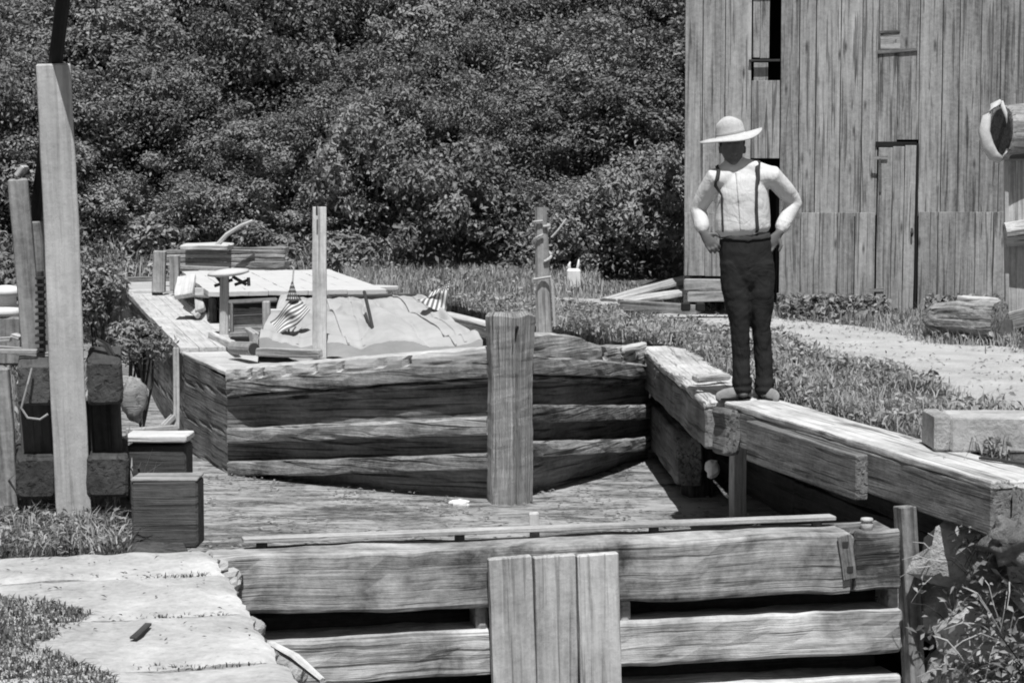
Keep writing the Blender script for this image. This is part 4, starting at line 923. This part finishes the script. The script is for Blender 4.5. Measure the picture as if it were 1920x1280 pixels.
def ribbon(name, pts, w_, mat, target, along=Vector((1, 0, 0)), off=.004, th=.004):
    mm = MB(); n = 40
    def fn(i, j):
        t = i*(len(pts)-1); k = min(int(t), len(pts)-2); return pts[k].lerp(pts[k+1], t-k)+along*((j-.5)*w_)
    mm.grid(fn, n, 3); o_ = mm.build(name, mat, person, smooth=True)
    s_ = o_.modifiers.new('wrap', 'SHRINKWRAP'); s_.target = target; s_.wrap_method = 'NEAREST_SURFACEPOINT'; s_.wrap_mode = 'ABOVE_SURFACE'; s_.offset = off
    t_ = o_.modifiers.new('thick', 'SOLIDIFY'); t_.thickness = th; t_.offset = 1; return o_
Z_ = Vector((0, 0, 1))
ribbon('placket', [mp_(1380, 322, -.09), mp_(1381, 345, -.14), mp_(1384, 380, -.15), mp_(1388, 432, -.14)], .03, 'shirt', shirt)
for k, py in enumerate((336, 360, 386, 412)):
    p_ = mp_(1381+k*2, py, -.15); mm = MB(); mm.lathe([(0, -.002), (.006, -.002), (.006, .002), (0, .003)], p_, (0, -1, 0), 10); o_ = mm.build('button', 'band', person)
    s_ = o_.modifiers.new('wrap', 'SHRINKWRAP'); s_.target = shirt; s_.wrap_method = 'NEAREST_SURFACEPOINT'; s_.wrap_mode = 'ABOVE_SURFACE'; s_.offset = .007
ribbon('waistband', [mp_(1346, 440, -.05), mp_(1356, 441, -.14), mp_(1380, 443, -.16), mp_(1400, 444, -.17), mp_(1425, 442, -.15), mp_(1446, 440, -.05)], .035, 'brace', trous, Z_)
for side, an in ((-1, an_l), (1, an_r)):
    m = MB(); f = Vector((-.85, -.52, 0)) if side < 0 else Vector((.30, -.95, 0)); f.normalize(); b0 = Vector((an.x, an.y+.02, 0))
    z = lambda d, h: b0+f*d+Vector((0, 0, h))
    caps(m, [(z(-.06, .034), .036, .032), (z(.0, .044), .040, .042), (z(.07, .036), .044, .034), (z(.14, .025), .048, .023), (z(.185, .020), .038, .018)], 16)
    caps(m, [(z(-.02, .11), .040, .05), (z(-.01, .05), .042, .055)], 16)
    o = m.build('shoe', 'shoe', person, smooth=True); remesh(o, .006, 2)
    m = MB(); ring = []
    for k in range(20):
        t = 2*math.pi*k/20; q = f*(.058+.135*math.cos(t))+Vector((-f.y, f.x, 0))*(.045*math.sin(t)*(1+.15*math.cos(t))); ring.append(q)
    m.loft([[b0+q+Vector((0, 0, h_)) for q in ring] for h_ in (.001, .014)], [[tuple(q) for q in ring]]*2); m.build('sole', 'black', o)
# straw hat: dented crown, broad waving brim tipped to his right
m = MB(); ho = mp_(1371, 258, .0); axis = Vector((-.19, -.07, 1))
prof = [(.088, -.004), (.09, .0), (.15, -.004), (.200, -.012), (.206, -.010), (.206, -.004), (.150, .007), (.100, .014), (.093, .03), (.090, .075), (.082, .108), (.060, .124), (.03, .118), (0, .112)]
def hatwarp(p_, r, t):
    k = max(0, (r-.1)/.1); p_ = Vector((p_.x, p_.y*(1-.22*min(1, k)), p_.z)); return p_+Vector((0, 0, k*(.020*math.cos(2*t)+.010*math.sin(3*t+1)-.008*math.sin(t)) - (.012*math.cos(2*t) if p_.z > .1 else 0)))
m.lathe(prof, ho, axis, 40, warp=hatwarp); hat = m.build('hat', 'straw', person, smooth=True)
m = MB(); m.lathe([(.094, .016), (.0965, .018), (.0945, .040), (.090, .041)], ho, axis, 40); m.build('hat_band', 'band', hat, smooth=True)
m = MB(); m.lathe([(.078, -.035), (.083, -.02), (.086, .0), (.08, .03), (0, .05)], mp_(1373, 266, .012), (0, -.05, 1), 24); m.build('hair', 'black', person, smooth=True)
# suspenders lie on the shirt
def strap(pts, w_=.026):
    mm = MB(); n = 30
    def fn(i, j):
        t = i*(len(pts)-1); k = min(int(t), len(pts)-2); p_ = pts[k].lerp(pts[k+1], t-k); return p_+Vector(((j-.5)*w_, 0, 0))
    mm.grid(fn, n, 2); o_ = mm.build('suspender', 'brace', person, smooth=True)
    s_ = o_.modifiers.new('wrap', 'SHRINKWRAP'); s_.target = shirt; s_.wrap_method = 'NEAREST_SURFACEPOINT'; s_.wrap_mode = 'ABOVE_SURFACE'; s_.offset = .006
    t_ = o_.modifiers.new('thick', 'SOLIDIFY'); t_.thickness = .004; t_.offset = 1
strap([mp_(1349, 312, .04), mp_(1346, 322, -.06), mp_(1337, 350, -.14), mp_(1336, 390, -.15), mp_(1343, 438, -.14)])
strap([mp_(1415, 312, .04), mp_(1419, 322, -.06), mp_(1417, 350, -.14), mp_(1416, 390, -.15), mp_(1418, 438, -.14)])

# ------------------------------------------------------------------ vegetation
def stuff(name, V, Fq, r, mat, label=None, cat=None): 
    o = np_mesh(name, V, Fq, mat, r); return tag(o, label, cat, kind='stuff')
def ground_pts(x, y, dz=0.0):
    z = np.array([gz(Vector((a, b_, 0))).z+dz for a, b_ in zip(x, y)]); return np.stack([x, y, z], 1)
pathpoly = [tuple(pathpt(i/40, 0))[:2] for i in range(41)]+[tuple(pathpt(1-i/40, 1))[:2] for i in range(41)]
def grass_field(poly, dens, h, w, name, label=None, mat='grass', leaf=0, lsz=(.07, .04), avoid=None, thr=-.5, lean=.5):
    x, y = scatter(poly, dens, thr=thr)
    if avoid is not None: k = ~inpoly(x, y, avoid); x, y = x[k], y[k]
    P = ground_pts(x, y); V, Fq = blades(P, h, w, lean); tone = np.array([.5+.6*nz(a*.9, b_*.9, 2.2) for a, b_ in zip(x, y)])
    r = np.repeat(np.clip(tone*.6+RNG.uniform(0, .5, len(x)), 0, 1), 6); o = stuff(name, V, Fq, r, mat, label, 'grass')
    if leaf:
        x, y = scatter(poly, leaf, thr=thr+.2)
        if avoid is not None: k = ~inpoly(x, y, avoid); x, y = x[k], y[k]
        P = ground_pts(x, y); P[:, 2] += RNG.uniform(.02, 1.0, len(x))*h*np.array([1.0+.9*nz(a*1.6, b_*1.6, 7) for a, b_ in zip(x, y)])
        V, Fq = leaves(P, np.tile([0, -.3, 1.0], (len(x), 1)), lsz[0], lsz[1], .75); r = np.repeat(RNG.uniform(0, 1, len(x)), 4)
        stuff('weeds', V, Fq, r, 'weed', label and label.replace('grass', 'broad-leaved weeds'), 'weeds')
g2 = lambda px, py: tuple(G(px, py))[:2]
edge = [tuple(L(u, right_edge(u)+.06))[:2] for u in (9.3, 10.5, 11.6, 12.3, 13.5, 15, 16.5, 18, 19.5, 22, 25)]
bank = edge+[g2(860, 556), g2(1000, 562)]+[g2(*q) for q in near[1:]]+[g2(1880, 800), g2(1760, 790)]
grass_field(bank, 1100, .12, .009, 'grass', 'rough grass on the bank between the path and the lock edge', leaf=1500, lsz=(.055, .026), thr=-.2, lean=1.3)
grass_field([g2(*q) for q in far]+[g2(1990, 600), g2(1700, 588), g2(1470, 585), g2(1290, 556), g2(1100, 535), g2(860, 527), g2(860, 550)], 700, .13, .011, 'grass', 'grass strip along the foot of the barn beyond the path', leaf=160)
grass_field([g2(680, 552), g2(860, 560), g2(1000, 560), g2(1130, 556), g2(1120, 528), g2(900, 519), g2(640, 520)], 450, .2, .014, 'grass', 'grass on the rise behind the boat', leaf=110)
# sparse dry grass on the path itself
grass_field(pathpoly, 60, .025, .006, 'grass', 'thin worn grass growing on the dusty path', thr=-.1, lean=1.2)
# weeds along the foot of the barn
x = np.concatenate([RNG.uniform(bx(1455), bx(1650), 1500), RNG.uniform(bx(1725), bx(1960), 800)]); y = BY-.15-np.abs(RNG.normal(0, .25, len(x))); P = ground_pts(x, y); P[:, 2] += RNG.uniform(0, .24, len(x))
V, Fq = leaves(P, np.tile([0, -.3, 1.0], (len(x), 1)), .075, .045, .8); stuff('weeds', V, Fq, np.repeat(RNG.uniform(0, .7, len(x)), 4), 'weed', 'leafy weeds along the foot of the barn boards', 'weeds')
# grass at the winch post and on the slabs
def tuft(poly, dens, h, w, label, lean=.5, thr=-2, mat='grass', z=None):
    x, y = scatter([g2(*q) for q in poly], dens, thr=thr); P = ground_pts(x, y) if z is None else np.stack([x, y, np.full(len(x), z)], 1)
    V, Fq = blades(P, h, w, lean); stuff('grass', V, Fq, np.repeat(RNG.uniform(.1, 1, len(x)), 6), mat, label, 'grass')
base_ = [(-60, 1040), (245, 1030), (245, 985), (200, 958), (20, 955), (-60, 960)]
tuft(base_, 3200, .055, .005, 'tufts of grass round the foot of the tall winch post', lean=1.1, mat='turf', thr=-.3)
tuft(base_, 1500, .085, .006, 'pale longer grass stems at the foot of the winch frame', lean=1.5, mat='grass', thr=0)
x, y = scatter([g2(*q) for q in base_], 1500, thr=-.2); P = ground_pts(x, y); P[:, 2] += RNG.uniform(0, .07, len(x)); V, Fq = leaves(P, np.tile([0, -.3, 1.0], (len(x), 1)), .035, .014, .8)
stuff('weeds', V, Fq, np.repeat(RNG.uniform(0, 1, len(x)), 4), 'weed', 'small weeds among the grass at the foot of the winch frame', 'weeds')
tuft([(-40, 1205), (60, 1212), (125, 1190), (175, 1150), (90, 1128), (-40, 1120)], 9000, .022, .005, 'dark grass growing over the left end of the slabs, upper patch', lean=1.6, mat='turf', z=.0)
tuft([(-40, 1330), (230, 1320), (215, 1270), (130, 1235), (60, 1212), (-40, 1205)], 9000, .022, .005, 'dark grass growing over the left end of the slabs, lower patch', lean=1.6, mat='turf', z=.0)
for (a, b_, n) in (((135, 1083), (190, 1078), 120), ((270, 1079), (390, 1074), 90), ((170, 1157), (440, 1151), 130), ((240, 1248), (500, 1243), 90)):
    t = RNG.uniform(0, 1, n); P = np.array([tuple(G(a[0]+(b_[0]-a[0])*q, a[1]+(b_[1]-a[1])*q)+Vector((0, RNG.normal(0, .012), -.01))) for q in t])
    V, Fq = blades(P, .016, .004, 1.3); stuff('grass', V, Fq, np.repeat(RNG.uniform(0, .8, n), 6), 'turf', 'thin grass sprouting from a joint between the coping slabs', 'grass')
# grass behind, on the left bank
grass_field([tuple(L(u, .75))[:2] for u in (9, 11, 13, 16, 20, 26, 31)]+[tuple(L(u, -4))[:2] for u in (31, 24, 18, 12, 9)], 260, .2, .012, 'grass', 'rough grass on the left bank behind the winch frame', leaf=160)

# shrubs and trees as things
def shrub(name, loc, rx, ry, rz, n, ln, wd, seed, label, cat='shrub', group=None, mat='leaf', clumps=60, cr=.3, stems=5, lift=0.0):
    r_ = empty(name, loc, label, cat, group); V, Fq, t = crown(n, rx, ry, rz, clumps, cr, ln, wd, seed); V = V+np.array([0, 0, rz*.75+lift])
    np_mesh('foliage', V, Fq, mat, t, r_); rg = random.Random(seed); m = MB(); l_ = Vector(loc)
    for k in range(stems):
        a = rg.uniform(0, 6.28); q = Vector((math.cos(a)*rx*.5, math.sin(a)*ry*.5, rz*.9+lift)); m.tube([l_+q*.02+Vector((0, 0, -.1)), l_+q*.45+Vector((rg.uniform(-.05, .05), 0, 0)), l_+q], [.02*rx+.008, .014*rx+.006, .006], 6)
    m.build('stem', 'bark', r_); return r_
q = G(262, 792, -.02); shrub('shrub', Vector((D(265, 700, 12.6).x, 12.6, -.02)), .15, .18, .15, 2600, .036, .017, 3, 'dark tangled shrub with bare stems between the winch frame and the boat', clumps=17, cr=.105, stems=14, mat='leafb', lift=.31)
shrub('shrub', Vector((D(190, 640, 13.6).x, 13.6, 0)), .15, .2, .34, 3000, .045, .022, 5, 'leafy shrub right behind the tall winch post', clumps=34, cr=.1, stems=8, mat='leafb', lift=.32)
shrub('shrub', Vector((D(20, 560, 14.5).x, 14.5, 0)), .5, .4, .5, 4200, .07, .04, 8, 'leafy shrub behind the short winch post at the left edge', clumps=50, cr=.22)
# weeds over the rubble wall, lower right
spots = [(1790, 905, 4.86, 'wiry weed under the coping beam at the top of the rubble wall', .16), (1850, 1010, 4.80, 'pale leafy weed beside the large stone on the rubble wall', .2), (1770, 1075, 4.72, 'dark weed beside the support post, halfway up the rubble wall', .2), (1830, 1110, 4.72, 'bright leafy weed in the middle of the rubble wall', .22), (1890, 1090, 4.72, 'weed below the large stone at the right edge of the rubble wall', .22), (1790, 1190, 4.68, 'shaded weed low on the rubble wall beside the support post', .24), (1870, 1190, 4.66, 'large bright-leaved weed low on the rubble wall at right', .26), (1910, 1250, 4.64, 'leafy weed in the bottom right corner of the picture', .26), (1820, 1270, 4.64, 'weed at the bottom edge, right of the support post', .24)]
for k, (px, py, v, lb, s_) in enumerate(spots):
    r0 = ray(px, py); n_ = VX; t = (v)/r0.dot(n_); p_ = Vector((0, 0, CAM_Z))+r0*t
    n = (40, 120, 40, 60, 90, 110, 130, 150, 110)[k]; d = unit(RNG.normal(0, 1, (n, 3))); d[:, 2] = d[:, 2]*.8; P = d*RNG.uniform(.2, 1, (n, 1))*s_*np.array([1, .6, .8])
    V, Fq = leaves(P, d*.4+np.array([-.2, -.4, .8]), .05, .022, .7); rt = empty('wall_weed', p_, lb, 'weed', 'weeds on the rubble wall')
    np_mesh('foliage', V, Fq, 'weed', np.repeat(RNG.uniform(0, 1, n)**1.3, 4), rt)
    m = MB()
    for j in range(9):
        a = Vector((random.uniform(-1, 1), random.uniform(-.3, .5), random.uniform(-1, 1))).normalized()*s_*1.1; m.tube([p_+Vector((.06, .05, -.05)), p_+a*.35+Vector((0, -.03, .05)), p_+a*.7+Vector((0, -.04, .05)), p_+a], [.0035, .003, .0025, .0015], 5)
    m.build('stem', 'bark' if k % 2 else 'rope', rt)
# hillside trees: a few crowns, copied up the slope
protos = []
for k in range(8):
    V, Fq, t = crown(9000, 1.5, 1.25, 1.5, 60, .40, .125, .06, 120+k) if k > 5 else crown(31000, 1.5, 1.25, 1.75, (95, 120, 84, 130, 105, 90)[k], .33, .08, .041, 100+k); protos.append((V+np.array([0, 0, .95]), Fq, t))
pm = {}
def tree(x, y, sc, k, label, group, mat='leaf', rz=0, sz=1.0):
    p_ = Vector((x, y, hill(x, y)-.15)); r_ = empty('hillside_tree', p_, label, 'tree', group)
    if (k, mat) not in pm:
        o = np_mesh('crown', protos[k][0], protos[k][1], mat, protos[k][2], r_)
        m = MB(); m.tube([p_+Vector((0, 0, -.6)), p_+Vector((.05, 0, .4)), p_+Vector((-.05, .05, 1.1))], [.09, .07, .03], 8, rough=.2)
        for j in range(5):
            a = j*1.3; m.tube([p_+Vector((0, 0, .3+.1*j)), p_+Vector((math.cos(a)*.4, math.sin(a)*.4, .8+.1*j)), p_+Vector((math.cos(a)*.8, math.sin(a)*.7, 1.2+.15*j))], [.035, .022, .008], 6)
        t_ = m.build('trunk', 'bark', r_); pm[(k, mat)] = (o, t_)
    else:
        for s_ in pm[(k, mat)]:
            c = s_.copy(); COL.objects.link(c); c.parent = r_
    r_.scale = (sc, sc, sc*sz); r_.rotation_euler = (0, 0, rz)
rg = random.Random(5)
rows = [(29.3, .5, -9.2, .8, 'small leafy tree at the very foot of the wooded slope, behind the boat'), (29.9, .62, -8.8, 1.0, 'low leafy tree at the foot of the wooded slope, in the front row'), (31.0, .85, -9.4, 1.35, 'leafy tree low on the wooded slope, second row from the foot'), (32.2, 1.0, -9.8, 1.5, 'leafy tree halfway up the wooded slope'), (33.6, 1.1, -10, 1.7, 'leafy tree high on the wooded slope'), (35.2, 1.3, -10.5, 1.9, 'leafy tree at the top of the wooded slope in view'), (37.2, 1.5, -11, 2.2, 'leafy tree at the top of the wooded slope in view'), (39.5, 1.7, -11, 2.6, 'leafy tree at the top of the wooded slope in view')]
for ri, (y, sc, x0, dx, lb) in enumerate(rows):
    x = x0
    while x < (6.5 if y > 30 else 3.0 if y > 29.5 else -2.2):
        if not (y < 31.5 and 2.4 < x < 9)and not (y < 29.8 and -7.6 < x < -1.9):
            yy = y+rg.uniform(-.5, .5); yy = max(yy, 30.35+.25*sc) if -8 < x < -1.6 else yy
            tree(x+rg.uniform(-.35, .35), yy, sc*rg.uniform(.75, 1.2), (rg.randrange(6) if ri > 1 else 6+rg.randrange(2)), lb, 'trees on the wooded slope', 'leafb' if rg.random() < (.45 if ri < 2 else .25) else 'leaf', rg.uniform(0, 6.28), rg.uniform(.85, 1.25))
        x += dx

x = []; n = 3800; uu = RNG.uniform(9.95, 17.5, n); vv = RNG.uniform(.9, 5.6, n)
k = np.array([nz(a*1.1, b_*2.6, 3)+.3*nz(a*4, b_*6, 1)+random.uniform(-.2, .2) > .02 for a, b_ in zip(uu, vv)]); uu, vv = uu[k], vv[k]
P = np.array([tuple(L(a, b_, WATER_Z+.016)) for a, b_ in zip(uu, vv)]); V, Fq = leaves(P, np.tile([0, 0, 1.0], (len(P), 1)), .045, .022, .06)
stuff('floating_scum', V, Fq, np.repeat(RNG.uniform(0, 1, len(P)), 4), 'weed', 'flecks of leaves and scum floating on the lock water', 'scum')

for lst, sg in ((near, -1), (far, 1)):
    n = 3600; t = RNG.uniform(0, 1, n); Q = np.array([tuple(G(*lerp_list(lst, q)))[:2] for q in t]); off = np.abs(RNG.normal(0, .34, n))-.12
    x = Q[:, 0]+RNG.normal(0, .05, n); y = Q[:, 1]-sg*off
    k = np.array([nz(a*1.7, b_*1.7, 6)+random.uniform(-.3, .3) > -.05 for a, b_ in zip(x, y)]); P = ground_pts(x[k], y[k], .012)
    V, Fq = blades(P, .07, .008, 1.3); stuff('grass', V, Fq, np.repeat(RNG.uniform(.1, 1, len(P)), 6), 'grass', 'short grass creeping in from the edge of the dusty path', 'grass')
x, y = scatter(pathpoly, 45, thr=-.3); P = ground_pts(x, y, .022); V, Fq = leaves(P, np.tile([0, 0, 1.0], (len(x), 1)), .045, .02, .25)
stuff('litter', V, Fq, np.repeat(RNG.uniform(0, 1, len(x)), 4), 'weed', 'bits of straw and dead leaf lying on the dusty path', 'litter')
x, y = scatter([g2(-40, 1300), g2(520, 1275), g2(385, 1030), g2(-40, 1045)], 70, patch=2.2, thr=-.05); P = np.stack([x, y, np.full(len(x), .016)], 1); V, Fq = leaves(P, np.tile([0, 0, 1.0], (len(x), 1)), .02, .007, .2)
stuff('litter', V, Fq, np.repeat(RNG.uniform(0, .6, len(x)), 4), 'turf', 'crumbs of bark and dry leaf lying on the coping slabs', 'litter')

grass_field([(-9.5, 28.9), (-1.6, 29.3), (-1.6, 31.4), (-9.5, 31.6)], 220, .30, .018, 'grass', 'rank grass on the slope behind the stern of the boat', leaf=420, lsz=(.11, .055), thr=-.9, lean=.9)
for k, (x, y, rr, lb) in enumerate(((-6.6, 29.7, .5, 'low bush behind the left corner of the boat stern'), (-5.2, 30.1, .42, 'low bush behind the middle of the boat stern'), (-3.6, 30.0, .45, 'low bush behind the cabin at the boat stern'), (-2.4, 29.8, .4, 'low bush beyond the top of the plank mast'), (-7.6, 29.0, .6, 'low bush at the left, beyond the tall winch post'))):
    shrub('shrub', Vector((x, y, hill(x, y)-.1)), rr, rr*.8, rr*.8, 2600, .11, .055, 40+k, lb, clumps=30, cr=.2, stems=5, mat='leafb' if k % 2 else 'leaf')
verge = [tuple(L(u, right_edge(u)-.02))[:2] for u in (12.5, 14, 15.5, 16.7, 17.6, 18.5, 19.5, 21, 23)]+[tuple(L(u, right_edge(u)+.75))[:2] for u in (23, 21, 19.5, 18.5, 17.6, 16.7, 15.5, 14, 12.5)]
grass_field(verge, 700, .15, .010, 'grass', 'rank grass along the edge of the bank beside the boat', leaf=900, lsz=(.06, .028), thr=-2, lean=1.0)
